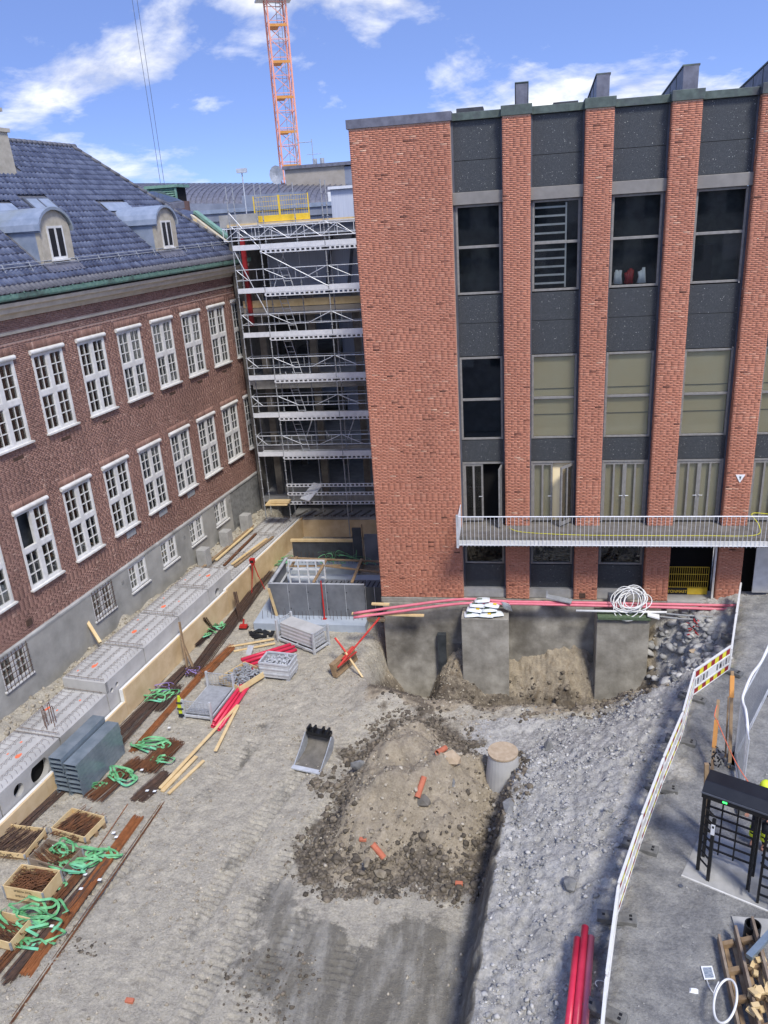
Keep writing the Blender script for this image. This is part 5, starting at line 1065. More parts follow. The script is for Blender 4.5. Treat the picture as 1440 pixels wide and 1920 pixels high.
crate('lowest pale crate at the frame edge under the green sling heap',(-60,1748),(18,1768),(-22,1702),0,.4,'wood_new','rust',nb=90,mode='diag')
# steel channels stacked on end beside the culvert
e0 = toL(P(145,1495,0)); 
CN = 0
chm = MB(); Lc, wc, hc = 2.25, .46, .17
chm.box((0,0,hc-.006),(Lc,wc,hc)); chm.box((0,0,0),(Lc,.006,hc-.006)); chm.box((0,wc-.006,0),(Lc,wc,hc-.006)); chm.box((0,.006,0),(Lc,.05,.006)); chm.box((0,wc-.05,0),(Lc,wc-.006,.006))
for k in range(7): chm.box((.15+k*.32,.006,.01),(.156+k*.32,wc-.006,hc-.006))
cme = chm.mesh('steel_channel', 'steel_sheet')
chs = ['bottom','second','third','fourth','fifth','sixth','seventh','top']
for col in range(2):
    for k in range(8 if col else 7):
        o = link('steel_channel', cme); o.location = LW(15.98+NR.uniform(-.04,.04),15.74+col*.5,.03+k*.175); o.rotation_euler = (0,0,LROT)
        tag(o, f'{chs[k if col else (k if k < 6 else 7)]} galvanised channel of the stack\'s {"wall-side" if col else "yard-side"} column', 'channel', 'stacked galvanised steel channels')
# ------------------------------------------------------------------ cages, bin, pipes, bucket
def gz(x, y): return float(height(np.array([x]), np.array([y]))[0])
def base_frame(a, b, c, z=0.0):                    # local frame from two picture points of the near edge and one beyond
    o, p, q = P(*a, z), P(*b, z), P(*c, z); ex = p-o; L = ex.length; ex.normalize(); W = (q-o).dot(Vector((-ex.y,ex.x,0))); return o, atan2(ex.y,ex.x), L, W
def stillage(label, a, b, c, hpost, mesh_sides, load):
    o, rot, L, W = base_frame(a, b, c); t = thing('cage_pallet', label, 'cage pallet', o, rot, 'mesh cage pallets')
    f = MB()
    for (p, q) in (((0,0),(L,0)),((0,W),(L,W)),((0,0),(0,W)),((L,0),(L,W))): f.bar((*p,.14),(*q,.14),.06,.08)
    f.bar((L/2,0,.14),(L/2,W,.14),.05,.06); f.build('base_frame', 'galv', t)
    for (x, y) in ((0,0),(L,0),(0,W),(L,W)): p = MB(); p.box((x-.04,y-.04,0),(x+.04,y+.04,hpost)); p.build('post', 'galv', t)
    for (p, q) in mesh_sides:
        p = (p[0]*L,p[1]*W); q = (q[0]*L,q[1]*W); m = MB(); n = 9
        for z in np.linspace(.3,hpost-.05,7): m.tube((*p,z),(*q,z),.009 if z < hpost-.1 else .02,4)
        for k in range(n+1): x = p[0]+(q[0]-p[0])*k/n; y = p[1]+(q[1]-p[1])*k/n; m.tube((x,y,.25),(x,y,hpost-.05),.009,4)
        m.build('mesh_side', 'galv_dull', t)
    load(t, L, W); return t
def load1(t, L, W):
    p = MB(); p.box((.05,.05,.19),(L-.05,W-.05,.24)); p.build('floor_sheet', 'galv_dull', t)
stillage('empty cage pallet with a hi-vis vest on its corner', (347,1347), (398,1353), (432,1297), .8, (((0,0),(1,0)),((0,1),(1,1))), load1)
def load2(t, L, W):
    for k in range(8): p = MB(); p.box((.12+NR.uniform(-.02,.02),.1,.2+k*.085),(L-.12+NR.uniform(-.02,.02),W-.1,.275+k*.085)); p.build('panel_stack', 'concrete_new' if k % 2 else 'alu', t)
stillage('cage pallet holding a stack of pale grey panels before the footing', (522,1202), (590,1228), (617,1210), 1.0, (((0,0),(0,1)),((1,0),(1,1))), load2)
v = MB(); c = P(343,1345,0); 
vp = [(-.1,.0,.1),(.1,.02,.1),(.13,.0,.45),(.08,0,.75),(.03,-.03,.95),(-.05,-.03,.95),(-.1,0,.72),(-.14,0,.42)]
v.prism([c+Vector(p) for p in vp], (.03,-.06,0)); hv = centred(v, 'hi_vis_vest', 'hivis', 'yellow and dark hi-vis vest hung on the cage pallet corner', 'vest')
v = MB(); v.box((-.12,-.075,.3),(.12,-.058,.36)); v.box((-.12,-.075,.55),(.12,-.058,.61)); v.box((-.11,-.07,0),(.11,.05,.1)); v.build('stripe', 'cloth_dark', hv)
o, rot, L, W = base_frame((485,1241),(540,1247),(555,1226), .78); o.z = 0
t = thing('steel_bin', 'galvanised ribbed steel bin full of clamps', 'bin', o, rot)
for (a, b) in (((0,0),(L,0)),((L,0),(L,W)),((L,W),(0,W)),((0,W),(0,0))):
    s_ = MB(); s_.bar((*a,.45),(*b,.45),.02,.62); 
    for z in (.3,.52,.74): s_.bar((*a,z),(*b,z),.07,.06)
    s_.build('side', 'galv', t)
s_ = MB(); s_.box((.01,.01,.14),(L-.01,W-.01,.3)); s_.build('floor', 'galv_dull', t)
for x in (.1,L-.1):
    for y in (.1,W-.1): s_ = MB(); s_.box((x-.07,y-.07,0),(x+.07,y+.07,.14)); s_.build('foot', 'galv', t)
def scrap(t, L, W, z, n, m, l=.16):
    s_ = MB()
    for k in range(n):
        c = Vector((NR.uniform(.12,L-.12),NR.uniform(.1,W-.1),z+NR.uniform(-.08,.12))); d = Vector(NR.normal(size=3)); d.z *= .35; d.normalize(); s_.bar(c-d*l*NR.uniform(.3,.6),c+d*l*.5,NR.uniform(.02,.06),NR.uniform(.012,.04))
    s_.build('clamps', m, t, kind='stuff')
scrap(t, L, W, .62, 130, 'galv')
o, rot, L, W = base_frame((410,1270),(449,1288),(466,1244), .35); o.z = 0
t = thing('fittings_crate', 'low wooden crate heaped with grey metal fittings behind the red pipes', 'crate', o, rot)
for (a, b) in (((0,0),(L,0)),((L,0),(L,W)),((L,W),(0,W)),((0,W),(0,0))): s_ = MB(); s_.bar((*a,.24),(*b,.24),.025,.24); s_.build('side_board', 'wood_new', t)
s_ = MB(); s_.box((.01,.01,.08),(L-.01,W-.01,.14)); s_.build('floor', 'wood_old', t); scrap(t, L, W, .3, 190, 'galv_dull', .2)
for k, (a, b) in enumerate([((398,1362),(470,1262)),((404,1364),(481,1250)),((410,1368),(492,1245)),((415,1362),(497,1240)),((401,1354),(476,1252))]):
    z = .075 if k < 4 else .21; p = MB(); p.pipe(P(*a,z),P(*b,z),.068,.058,12); centred(p, 'red_pipe', 'pipe_red', ['outermost left','second from left','third from left','rightmost','topmost'][k]+' red conduit pipe of the bundle beside the cage pallet', 'pipe', 'bundle of red conduit pipes', smooth=True)
for k, (a, b) in enumerate([((452,1237),(545,1208)),((455,1243),(552,1212)),((461,1249),(556,1218))]): p = MB(); p.pipe(P(*a,.08+.1*(k == 1)),P(*b,.08+.1*(k == 1)),.068,.058,12); centred(p, 'red_pipe', 'pipe_red', ['upper','middle','lower'][k]+' of three red pipes passing behind the steel bin', 'pipe', 'red pipes behind the bin', smooth=True)
st_ = MB(); c = P(470,1270,.2); st_.path(catmull([c+Vector((.35*cos(a_)*(1 if q % 2 else .7),.3*sin(a_),.06+.03*(q % 3))) for q, a_ in enumerate(np.linspace(0,11,16))],4), .012, 5); centred(st_, 'strap', 'galv_dull', 'grey strap wound over the red pipe bundle', 'strap')
pl = MB(); pl.add([P(460,1227,.02),P(470,1229,.02),P(476,1212,.35),P(465,1211,.35)], [(0,1,2,3)]); pl.v += [(v[0],v[1]+.03,v[2]+.01) for v in pl.v[:4]]; pl.f += [(7,6,5,4),(0,4,5,1),(1,5,6,2),(2,6,7,3),(3,7,4,0)]; centred(pl, 'steel_plate', 'galv', 'small bent galvanised plate by the upper planks', 'plate')
cl = MB(); 
for k in range(9): c = P(472+NR.uniform(0,42),1182+NR.uniform(0,12),.04); d = Vector((NR.normal(),NR.normal(),.05)).normalized(); cl.bar(c-d*.25,c+d*.25,.16,.05)
centred(cl, 'rubber_mats', 'black_plastic', 'scattered black rubber offcuts left of the panel cage', 'mats')
tl = MB(); c = P(457,1178,0); tl.box(c+Vector((-.16,-.1,0)),c+Vector((.16,.1,.16))); tl.tube(c+Vector((0,0,.14)),c+Vector((.02,.1,.4)),.04); to = centred(tl, 'power_tool', 'red_tool', 'small red and black power tool on the gravel near the footing', 'tool')
tl = MB(); tl.box((-.19,-.13,.0),(.19,.13,.05)); tl.build('skid', 'black_plastic', to)
# excavator bucket
o, rot, L, W = base_frame((551,1438),(597,1448),(620,1405))
t = thing('excavator_bucket', 'worn grey excavator bucket with black coupling lying on its back', 'bucket', o, rot); w_ = .92; pr = [(0,.03),(.35,.02),(.75,.05),(1.02,.18),(1.14,.42),(1.1,.62)]; n = len(pr)
b = MB(); b.add([(0,y,z) for y, z in pr]+[(w_,y,z) for y, z in pr]+[(0,y+.02,z-.03) for y, z in pr]+[(w_,y+.02,z-.03) for y, z in pr], [(i,n+i,n+i+1,i+1) for i in range(n-1)]+[(2*n+i+1,3*n+i+1,3*n+i,2*n+i) for i in range(n-1)]); b.build('shell', 'concrete_dark', t, smooth=True)
for x in (-.03,w_): s_ = MB(); s_.prism([(x,y,z-.02) for y, z in pr]+[(x,.98,.66),(x,.55,.34),(x,.2,.14)], (.03,0,0)); s_.build('cheek', 'galv_dull', t)
s_ = MB(); s_.box((-.05,-.12,0),(w_+.05,.06,.045)); s_.build('cutting_edge', 'galv', t)
s_ = MB(); s_.box((.05,.95,.6),(w_-.05,1.22,.72)); o2 = s_.build('coupling', 'black_metal', t)
for x in (.1,.3,.6,.8): s_ = MB(); s_.box((x-.03,.93,.72),(x+.03,1.2,.86)); s_.build('lug', 'black_metal', o2)
# laser on a tripod
c = P(480,1116,0); c = Vector((c.x-.15,c.y+.5,0)); t = thing('laser_tripod', 'red survey laser on a red tripod before the plywood', 'tripod', c)
for a_ in (.3,2.4,4.5): l = MB(); l.tube((.42*cos(a_),.42*sin(a_),0),(.2*cos(a_),.2*sin(a_),.75),.018); l.tube((.2*cos(a_),.2*sin(a_),.7),(.05*cos(a_),.05*sin(a_),1.35),.026); l.build('leg', 'red_tool', t)
l = MB(); l.tube((0,0,1.35),(0,0,1.45),.09,10); l.box((-.11,-.1,1.45),(.11,.1,1.68)); l.build('laser_head', 'red_tool', t); l = MB(); l.box((-.08,-.11,1.5),(.08,-.1,1.62)); l.build('window', 'black_plastic', t)
# stacked boards with painted slats
o = P(628,1272,0); p2 = P(668,1238,0); t = thing('board_stack', 'stack of brown boards stood on edge beneath the crossed slats', 'boards', o, atan2((p2-o).y,(p2-o).x)); L = (p2-o).length
for k in range(7): b = MB(); b.bar((0,.0+k*.02,.08+k*.075),(L,.02+k*.02,.08+k*.075),.2,.07); b.build('board', 'wood_old', t)
for k, (a, b, m, l) in enumerate([((633,1252,.55),(712,1158,1.85),'red_paint','long orange-red painted slat leaning up to the pink pipes'),((642,1236,.62),(662,1212,.75),'red_paint','short red painted slat on the board stack'),((629,1196,1.15),(680,1270,.05),'wood_new','pale stick crossing the red slat'),((628,1196,1.2),(648,1222,.8),'red_paint','red painted tip lying on the pale stick'),((634,1250,.62),(668,1222,.66),'red_paint','red painted slat flat on the board stack')]): p = MB(); p.bar(P(*a),P(*b),.07,.035); centred(p, 'slat', m, l, 'slat', 'slats crossed over the board stack')
for k, (a, b, yy) in enumerate([((697,1132),(730,1133),27.6),((660,1150),(795,1154),27.3),((688,1160),(722,1160),27.5),((690,1163),(722,1163),27.7)]): p = MB(); p.bar(PY(*a,yy),PY(*b,yy),.14,.06); centred(p, 'plank', 'wood_new', ['short pale plank above the pink pipe ends','longest pale plank under the pink pipe ends','upper short plank on the form edge below the pink pipes','lower short plank on the form edge below the pink pipes'][k], 'plank', 'planks under the pink pipes')
# pink conduits along the foundation
for k in range(2):
    dz = .0; pts = [PY(663,1150+k*8,27.2-k*.1),PY(760,1136+k*9,27.35-k*.12),PY(868,1123.5+k*8,27.45-k*.12),PY(955,1128+k*4,27.45-k*.12),PY(1090,1130+k*5,27.5-k*.1),PY(1250,1133+k*6,27.5-k*.1),PY(1345,1135+k*7,27.5-k*.1),PY(1460,1137+k*8,27.5-k*.1)]
    p = MB(); p.path(catmull(pts,5), .055, 10); centred(p, 'pink_conduit', 'pipe_pink', ['rear','front'][k]+' pink conduit running along the foot of the brick facade', 'pipe', 'pink conduits along the facade', smooth=True)
for k in range(2): p = MB(); p.path(catmull([PY(1225,1148+k*6,27.1),PY(1275,1153+k*7,27.0),PY(1330,1156+k*5,26.95),PY(1390,1154+k*3,27.0),PY(1450,1152+k*2,27.0)],5), .035, 8); centred(p, 'grey_cable', 'cable_grey', ['upper','lower'][k]+' grey cable sagging below the pink conduits', 'cable', 'grey cables below the conduits', smooth=True)
# cement bags on the first pier
bagm = MB(); n, m_ = 9, 6
for j in range(m_+1):
    for i in range(n+1):
        u_, v_ = i/n*2-1, j/m_*2-1; e = (1-abs(u_)**3.5)*(1-abs(v_)**3.5); bagm.v.append((u_*.30*(1-.06*v_*v_),v_*.21*(1-.05*u_*u_),.085+.085*e))
for j in range(m_+1):
    for i in range(n+1): u_, v_ = i/n*2-1, j/m_*2-1; e = (1-abs(u_)**3.5)*(1-abs(v_)**3.5); bagm.v.append((u_*.30*(1-.06*v_*v_),v_*.2*(1-.05*u_*u_),.08-.07*e))
K = (n+1)*(m_+1)
for j in range(m_):
    for i in range(n): a = j*(n+1)+i; bagm.f += [(a,a+1,a+n+2,a+n+1),(K+a+n+1,K+a+n+2,K+a+1,K+a)]
bmesh_ = bagm.mesh('cement_bag', 'bag_white', True)
mk = MB(); mk.box((-.2,-.1,.168),(.0,.0,.172)); mkm = mk.mesh('print','green_board'); mk = MB(); mk.box((.06,-.12,.166),(.2,.1,.170)); mk2 = mk.mesh('print','yellow'); mk = MB(); mk.box((-.15,.03,.1675),(-.02,.11,.1715)); mk3 = mk.mesh('print','cloth_dark')
BG = ['lowest left','lowest middle','lowest right','lower rear','second-layer left','second-layer right','third-layer left','third-layer right','topmost']
for k, (x, y, z, r_) in enumerate([(-1.75,27.12,0,.1),(-1.2,27.1,0,-.08),(-.85,27.15,0,.3),(-1.45,27.5,0,.05),(-1.65,27.2,.16,-.1),(-1.08,27.2,.16,.12),(-1.55,27.3,.32,.06),(-1.0,27.28,.32,-.14),(-1.35,27.35,.48,.04)]):
    o = link('cement_bag', bmesh_); o.location = (x,y,1.75+z); o.rotation_euler = (NR.uniform(-.06,.1),NR.uniform(-.08,.08),r_); tag(o, BG[k]+' white cement bag of the heap on the pier', 'bag', 'cement bags heaped on the pier')
    for q in ((mkm,mk3),(mk2,mk3),(mkm,))[k % 3]: link('print', q, o)
o = link('cement_bag', bmesh_); o.location = (-.45,27.3,2.0); o.rotation_euler = (.2,.95,1.3); tag(o, 'single white cement bag leaning at the right end of the heap', 'bag', 'cement bags heaped on the pier'); link('print', mkm, o); link('print', mk2, o)
# hose coil, sheets and pipe on the second pier
c = PY(1182,1128,27.2); h = MB()
for k in range(12):
    rx, rz_ = .52+NR.uniform(-.2,.16), .36+NR.uniform(-.2,.1); oc = c+Vector((NR.normal(0,.12),NR.normal(0,.08),NR.normal(0,.09)+.02)); tl_ = NR.normal(0,.6); h.path([oc+Vector((rx*cos(a_)*cos(tl_*.3),rx*.25*sin(a_+tl_)+.35*sin(a_)*.5,rz_*sin(a_)+.1*cos(a_))) for a_ in np.linspace(0,2*pi,22)[:-1]], .018, 6, closed=True)
centred(h, 'hose_coil', 'pvc_white', 'loose coil of white hose heaped on the right pier', 'hose', smooth=True)
p = MB(); p.pipe(PY(1080,1145,27.0),PY(1250,1148,27.0),.045,.038,10); centred(p, 'white_pipe', 'pvc_white', 'long white plastic pipe lying under the hose coil', 'pipe', smooth=True)
p = MB(); a, b = PY(1120,1153,27.05), PY(1218,1155,27.05); p.bar(a,b,.55,.1); centred(p, 'green_board', 'green_board', 'mottled green board on the right pier under the hose', 'board')
p = MB(); a, b = PY(1214,1150,26.95), PY(1236,1156,26.9); p.bar(a,b,.4,.05); centred(p, 'plastic_sheet', 'pvc_white', 'folded white sheet at the right end of the green board', 'sheet')
p = MB(); p.bar(PY(1025,1118,27.6),PY(1072,1128,27.4),.3,.05); p.bar(PY(1025,1122,27.6),PY(1026,1108,27.6),.06,.04); centred(p, 'metal_flashing', 'galv_dull', 'bent grey flashing lying on the sill between the piers', 'flashing')
p = MB(); p.bar(PY(1140,1120,27.7),PY(1175,1122,27.7),.3,.28); centred(p, 'grey_box', 'dark_clad', 'dark grey box behind the white hose coil', 'box')
p = MB(); 
for k in range(14): a = PY(1290+NR.uniform(0,20),1160+k*2.2,26.2+NR.uniform(-.1,.1)); p.bar(a,a+Vector((NR.uniform(-.15,.15),-.05,NR.uniform(-.12,.1))),.06,.01)
centred(p, 'warning_tape', 'red_stripe', 'crumpled red and white tape on the rubble beyond the right pier', 'tape')
# yellow guard in the open bay
g = thing('site_guard', 'yellow mesh guard with black lettered board in the open ground-floor bay', 'guard rail', (6.45,28.5,2.1), frame='W'); x0, x1, y, z0 = 5.1, 7.15, 28.5, 2.12
m = MB(); n = 26
for i in range(n+1): x = x0+(x1-x0)*i/n; m.tube((x,y,z0+.3),(x,y,z0+1.15),.007,4)
for z in (.3,.55,.85,1.15): m.tube((x0,y,z0+z),(x1,y,z0+z),.011,5)
m.build('mesh', 'yellow', g)
m = MB(); m.box((x0,y-.015,z0),(6.42,y+.015,z0+.26)); bd = m.build('name_board', 'black_plastic', g); m = MB(); m.box((6.425,y-.016,z0),(x1,y+.016,z0+.26)); m.build('toe_board', 'yellow', g)
tm = text_mesh('BETONMAST', .17, 'yellow'); o = link('lettering', tm, bd); wt = max(v.co.x for v in tm.vertices)-min(v.co.x for v in tm.vertices); o.scale = (.86/wt,1,1); o.location = (6.405-.43,y-.02,z0+.065); o.rotation_euler = (pi/2,0,0)
# ------------------------------------------------------------------ plastic road barriers
JT = [(8.05,27.5),(7.3,25.1),(6.57,22.68),(5.16,21.14),(4.45,19.05),(3.62,17.07),(2.8,14.98),(2.04,12.91),(1.58,10.77),(1.2,8.65)]
BLb = ['farthest white barrier panel by the brick pier','second farthest white barrier panel seen edge-on','red and yellow striped barrier panel facing the camera','white barrier panel next to the face-on striped one','white barrier panel second below the striped corner','white barrier panel third below the striped corner','white barrier panel level with the turnstile base','white barrier panel beside the red pipe ends','nearest white barrier panel at the bottom edge']
for i in range(9):
    a, b = Vector((*JT[i+1],0)), Vector((*JT[i],0)); d = b-a; L = d.length-.05; zb = min(gz(a.x,a.y),gz(b.x,b.y)) if i < 2 else 2.3
    t = thing('barrier', BLb[i], 'barrier', (a.x,a.y,zb), atan2(d.y,d.x), 'road barrier panels')
    f = MB(); f.box((0,-.022,.14),(.05,.022,1.03)); f.box((L-.05,-.022,.14),(L,.022,1.03)); f.box((.05,-.03,.97),(L-.05,.03,1.03)); f.box((.05,-.025,.68),(L-.05,.025,.74)); f.box((.05,-.025,.36),(L-.05,.025,.41)); f.box((.05,-.02,.14),(L-.05,.02,.17)); f.build('frame', 'white_paint', t, bevel=.008)
    for k in range(2): pnl = MB(); z0_, z1_ = ((.74,.97),(.17,.36))[k]; pnl.box((.05,-.008,z0_),(L-.05,.008,z1_)); pnl.build('band_board', 'white_paint', t)
    n = 9
    for k in range(n):
        for sd in (-1,1):
            s_ = MB(); x0, x1 = .06+(L-.12)*k/n, .06+(L-.12)*(k+1)/n; y0, y1 = (.009,.012) if sd > 0 else (-.012,-.009)
            s_.box((x0,y0,.755),(x1,y1,.955)); s_.build('upper_stripe', 'red_stripe' if k % 2 == 0 else 'yellow_stripe', t)
            s_ = MB(); s_.box((x0,y0,.185),(x1,y1,.345)); s_.build('lower_stripe', 'red_stripe' if k % 2 == 0 else 'yellow_stripe', t)
    for k, x in enumerate((.12,.3,.42,.62,L-.68,L-.46,L-.34,L-.16)): s_ = MB(); s_.box((x,-.014,.41),(x+.06,.014,.68)); s_.build('slat', 'white_paint', t)
    s_ = MB(); s_.box((L*.5-.24,-.01,.41),(L*.5+.24,.01,.68)); s_.build('centre_plate', 'white_paint', t)
    s_ = MB(); s_.tube((-.02,0,.2),(-.02,0,1.07),.022,8); s_.build('joint_post', 'white_paint', t)
for i in range(1, 10):
    a = Vector((*JT[i],0)); d = (Vector((*JT[max(0,i-1)],0))-Vector((*JT[min(9,i+1)],0))).normalized(); o = MB()
    o.box((-.4,-.13,0),(.4,.13,.13)); ft_ = o.mesh('ballast_block','rubber_block'); q = link('ballast_block', ft_, bevel=.02); q.location = (a.x,a.y,gz(a.x,a.y)-.01 if i < 3 else 2.29); q.rotation_euler = (0,0,atan2(d.y,d.x)+pi/2+NR.uniform(-.25,.25))
    tag(q, 'grey recycled rubber foot block under '+['','the second farthest barrier joint','the right end of the striped barrier','the left end of the striped barrier','the barrier joint above the loose white stone','the barrier joint level with the orange-taped post','the barrier joint above the turnstile base','the barrier joint below the turnstile base','the barrier joint beside the red pipes','the nearest barrier joint'][i], 'foot block', 'barrier foot blocks')
    for (x, y) in ((-.28,.04),(-.28,-.05),(.27,.0)): h = MB(); h.box((x-.03,y-.03,.131),(x+.03,y+.03,.134)); h.build('socket', 'black_plastic', q)
# ------------------------------------------------------------------ street side: fence, posts, turnstile, person
def mesh_fence(label, a, b, h, z=2.3):
    a, b = Vector((*a,z)), Vector((*b,z)); d = b-a; L = d.length; t = thing('mesh_fence', label, 'fence', a, atan2(d.y,d.x), 'site fence panels')
    f = MB(); 
    for x in (0,L): f.tube((x,0,.05),(x,0,h),.021,8)
    f.tube((0,0,.12),(L,0,.12),.021,8); f.tube((0,0,h-.02),(L,0,h-.02),.021,8); f.build('frame', 'galv', t)
    m = MB(); n = int(L/.05)
    for k in range(1,n): m.tube((L*k/n,0,.12),(L*k/n,0,h-.02),.0035,3,caps=False)
    for k in range(1,14): m.tube((0,0,.12+(h-.14)*k/14),(L,0,.12+(h-.14)*k/14),.0035,3,caps=False)
    m.build('wire_mesh', 'galv_dull', t); f = MB(); f.bar((.02,-.03,.3),(L-.02,-.03,.3),.02,.16); f.build('kick_rail', 'galv', t)
    for x in (0,L): f = MB(); f.box((x-.32,-.11,0),(x+.32,.11,.13)); f.build('foot', 'rubber_block', t)
mesh_fence('wire mesh fence panel beyond the orange-taped post',(5.68,18.3),(7.5,21.7),2.0); mesh_fence('wire mesh fence panel seen edge-on above the turnstile',(5.42,16.6),(5.66,18.25),2.0)
h = MB(); h.path(catmull([(5.45,16.7,2.6),(5.5,17.0,4.1),(5.6,17.6,4.36),(5.66,18.1,4.3),(5.74,18.4,4.36),(6.1,19.1,4.5),(6.6,20.0,4.38),(7.1,20.9,4.55),(7.7,22,4.4)],6), .035, 8); centred(h, 'white_hose', 'pvc_white', 'thick white hose draped over the top of the wire fence', 'hose', smooth=True)
def post(label, a, b, w_, tape=None):
    p = MB(); p.bar(a, b, w_, w_); o = centred(p, 'timber_post', 'wood_old', label, 'post', 'timber posts by the fence')
    if tape: q = MB(); A = Vector(a).lerp(Vector(b),tape[0])-o.location; B_ = Vector(a).lerp(Vector(b),tape[1])-o.location; q.bar(A, B_, w_+.03, w_+.03); q.build('tape_wrap', 'orange_tape', o)
post('leaning timber post wrapped in orange tape, nearer the barrier',P(1334,1452,2.3),P(1347,1312,3.75),.08,(.35,.72)); post('timber post with orange tape in front of the fence corner',P(1368,1440,2.3),P(1373,1258,4.4),.08,(.72,.95)); post('short brown timber post behind the turnstile canopy',P(1322,1560,2.3),P(1325,1432,4.2),.09); post('thin dark post beside the fence corner',P(1360,1420,2.3),P(1366,1306,3.9),.04)
rp = MB(); rp.path(catmull([P(1348,1312,3.76),P(1340,1340,3.5),P(1346,1355,3.55),P(1380,1430,3.6),P(1420,1490,3.8),P(1450,1530,3.9)],5), .012, 5); centred(rp, 'orange_rope', 'orange_spot', 'orange rope strung from the taped post towards the turnstile', 'rope', smooth=True)
ch_ = MB()
for k in range(26): a = P(1338+NR.uniform(-8,16),1402+k*1.3,3.1-k*.012)+Vector((NR.uniform(-.06,.06),0,NR.uniform(-.05,.05))); ch_.tube(a,a+Vector((NR.uniform(-.08,.08),NR.uniform(-.05,.05),NR.uniform(-.1,.02))),.018,5)
centred(ch_, 'cable_tangle', 'black_plastic', 'black cable tangle hanging on the posts above the turnstile', 'cable')
tx = Vector((5.11-4.02,14.0-14.55,0)); trot = atan2(tx.y,tx.x)
sb = MB(); sb.box((-.25,-.45,0),(3.0,1.2,.03)); so_ = MB(); so_.v = [tuple(Matrix.Rotation(trot,3,'Z')@Vector(v)+Vector((4.02,14.55,2.285))) for v in sb.v]; so_.f = sb.f; centred(so_, 'concrete_pad', 'concrete', 'flat concrete pad under the black turnstile', 'slab')
ln = MB(); ln.bar(Matrix.Rotation(trot,3,'Z')@Vector((-.25,-.47,0))+Vector((4.02,14.55,2.31)),Matrix.Rotation(trot,3,'Z')@Vector((1.9,-.47,0))+Vector((4.02,14.55,2.31)),.035,.03); centred(ln, 'edge_strip', 'white_paint', 'white edging strip along the turnstile pad', 'strip')
t = thing('turnstile', 'full-height black steel turnstile at the right edge', 'turnstile', (4.02,14.55,2.31), trot)
def tp(name, *bars_, m='black_metal', par=None):
    b = MB()
    for (p, q, w_) in bars_: b.bar(p, q, w_, w_)
    return b.build(name, m, par or t)
cn = MB(); cn.prism([(-.05,-.22,2.08),(-.05,-.22,2.25),(-.05,.0,2.38),(-.05,.42,2.38),(-.05,.42,2.08)], (3.0,0,0)); cn.build('canopy', 'black_metal', t, bevel=.01)
cn = MB(); cn.box((-.055,-.235,2.2),(2.95,-.222,2.24)); cn.build('canopy_trim', 'dark_clad', t)
cn = MB(); cn.box((.38,-.226,2.13),(.47,-.221,2.17)); cn.build('status_light', 'green_led', t)
for x, y in ((.0,-.1),(.0,.35),(1.05,.35),(1.05,-.1)): tp('post', ((x,y,0),(x,y,2.1),.07))
tp('post', ((.27,-.3,0),(.27,-.3,1.7),.07)); pl_ = MB(); pl_.box((.23,-.341,1.3),(.31,-.337,1.58)); pl_.build('notice', 'paper', t)
pl_ = MB(); pl_.box((.25,-.343,1.48),(.29,-.341,1.54)); pl_.build('notice_print', 'black_plastic', t)
for k in range(8): z = .3+k*.23; tp('bar', ((.0,.35,z),(1.05,.35,z),.035))
for k in range(7): z = .35+k*.24; tp('bar', ((0,-.1,z),(.27,-.3,z-.02),.03))
for x in (.3,.62): tp('upright', ((x,.35,.2),(x,.35,2.05),.03))
tp('rotor_shaft', ((1.75,.1,.05),(1.75,.1,2.1),.09))
for k in range(8):
    z = .35+k*.22
    for a_ in (.5,2.6,4.7): tp('rotor_arm', ((1.75,.1,z),(1.75+.68*cos(a_),.1+.68*sin(a_),z),.035))
for k in range(8): z = .3+k*.22; tp('comb_bar', ((1.05,-.1,z),(1.12,-.42,z-.05),.03)); 
for k in range(7): z = .25+k*.25; tp('bar', ((1.3,-.36,z),(3.0,-.36,z),.035))
tp('post', ((1.3,-.36,0),(1.3,-.36,1.9),.05)); tp('post', ((2.9,-.1,0),(2.9,-.1,2.1),.08))
# person in a yellow helmet, half hidden at the frame edge
def skin(name, verts, edges, radii, m, parent, sub=2):
    me_ = bpy.data.meshes.new(name); me_.from_pydata(verts, edges, []); me_.materials.append(MATS[m]); o = link(name, me_, parent); md = o.modifiers.new('skin','SKIN'); md.use_smooth_shade = True
    for i, r_ in enumerate(radii): me_.skin_vertices[0].data[i].radius = (r_ if isinstance(r_, tuple) else (r_,r_))
    me_.skin_vertices[0].data[0].use_root = True; sm = o.modifiers.new('sub','SUBSURF'); sm.levels = sub; sm.render_levels = sub; return o
hp = P(1436,1476,4.0); pe = thing('person', 'worker in yellow helmet and dark clothes with hi-vis bands behind the turnstile', 'person', (hp.x,hp.y,2.3), 2.6)
V = [(0,0,.98),(0,0,1.18),(0,.0,1.42),(0,-.01,1.5),(0,.0,1.56),(0,.02,1.64),(0,.02,1.74),(.2,0,1.42),(.27,.02,1.16),(.25,.2,1.02),(.24,.3,1.04),(-.2,0,1.42),(-.27,.0,1.16),(-.24,.18,1.04),(-.22,.28,1.08),(.1,0,.92),(.11,.03,.5),(.12,-.02,.09),(.12,.14,.04),(-.1,0,.92),(-.11,.02,.5),(-.12,-.03,.09),(-.12,.13,.04)]
E_ = [(0,1),(1,2),(2,3),(3,4),(4,5),(5,6),(2,7),(7,8),(8,9),(9,10),(2,11),(11,12),(12,13),(13,14),(0,15),(15,16),(16,17),(17,18),(0,19),(19,20),(20,21),(21,22)]
R_ = [(.15,.11),(.16,.12),(.16,.11),.06,.055,.09,.085,.065,.05,.04,.035,.065,.05,.04,.035,.09,.065,.05,.045,.09,.065,.05,.045]
bo = skin('body', V, E_, R_, 'skin', pe)
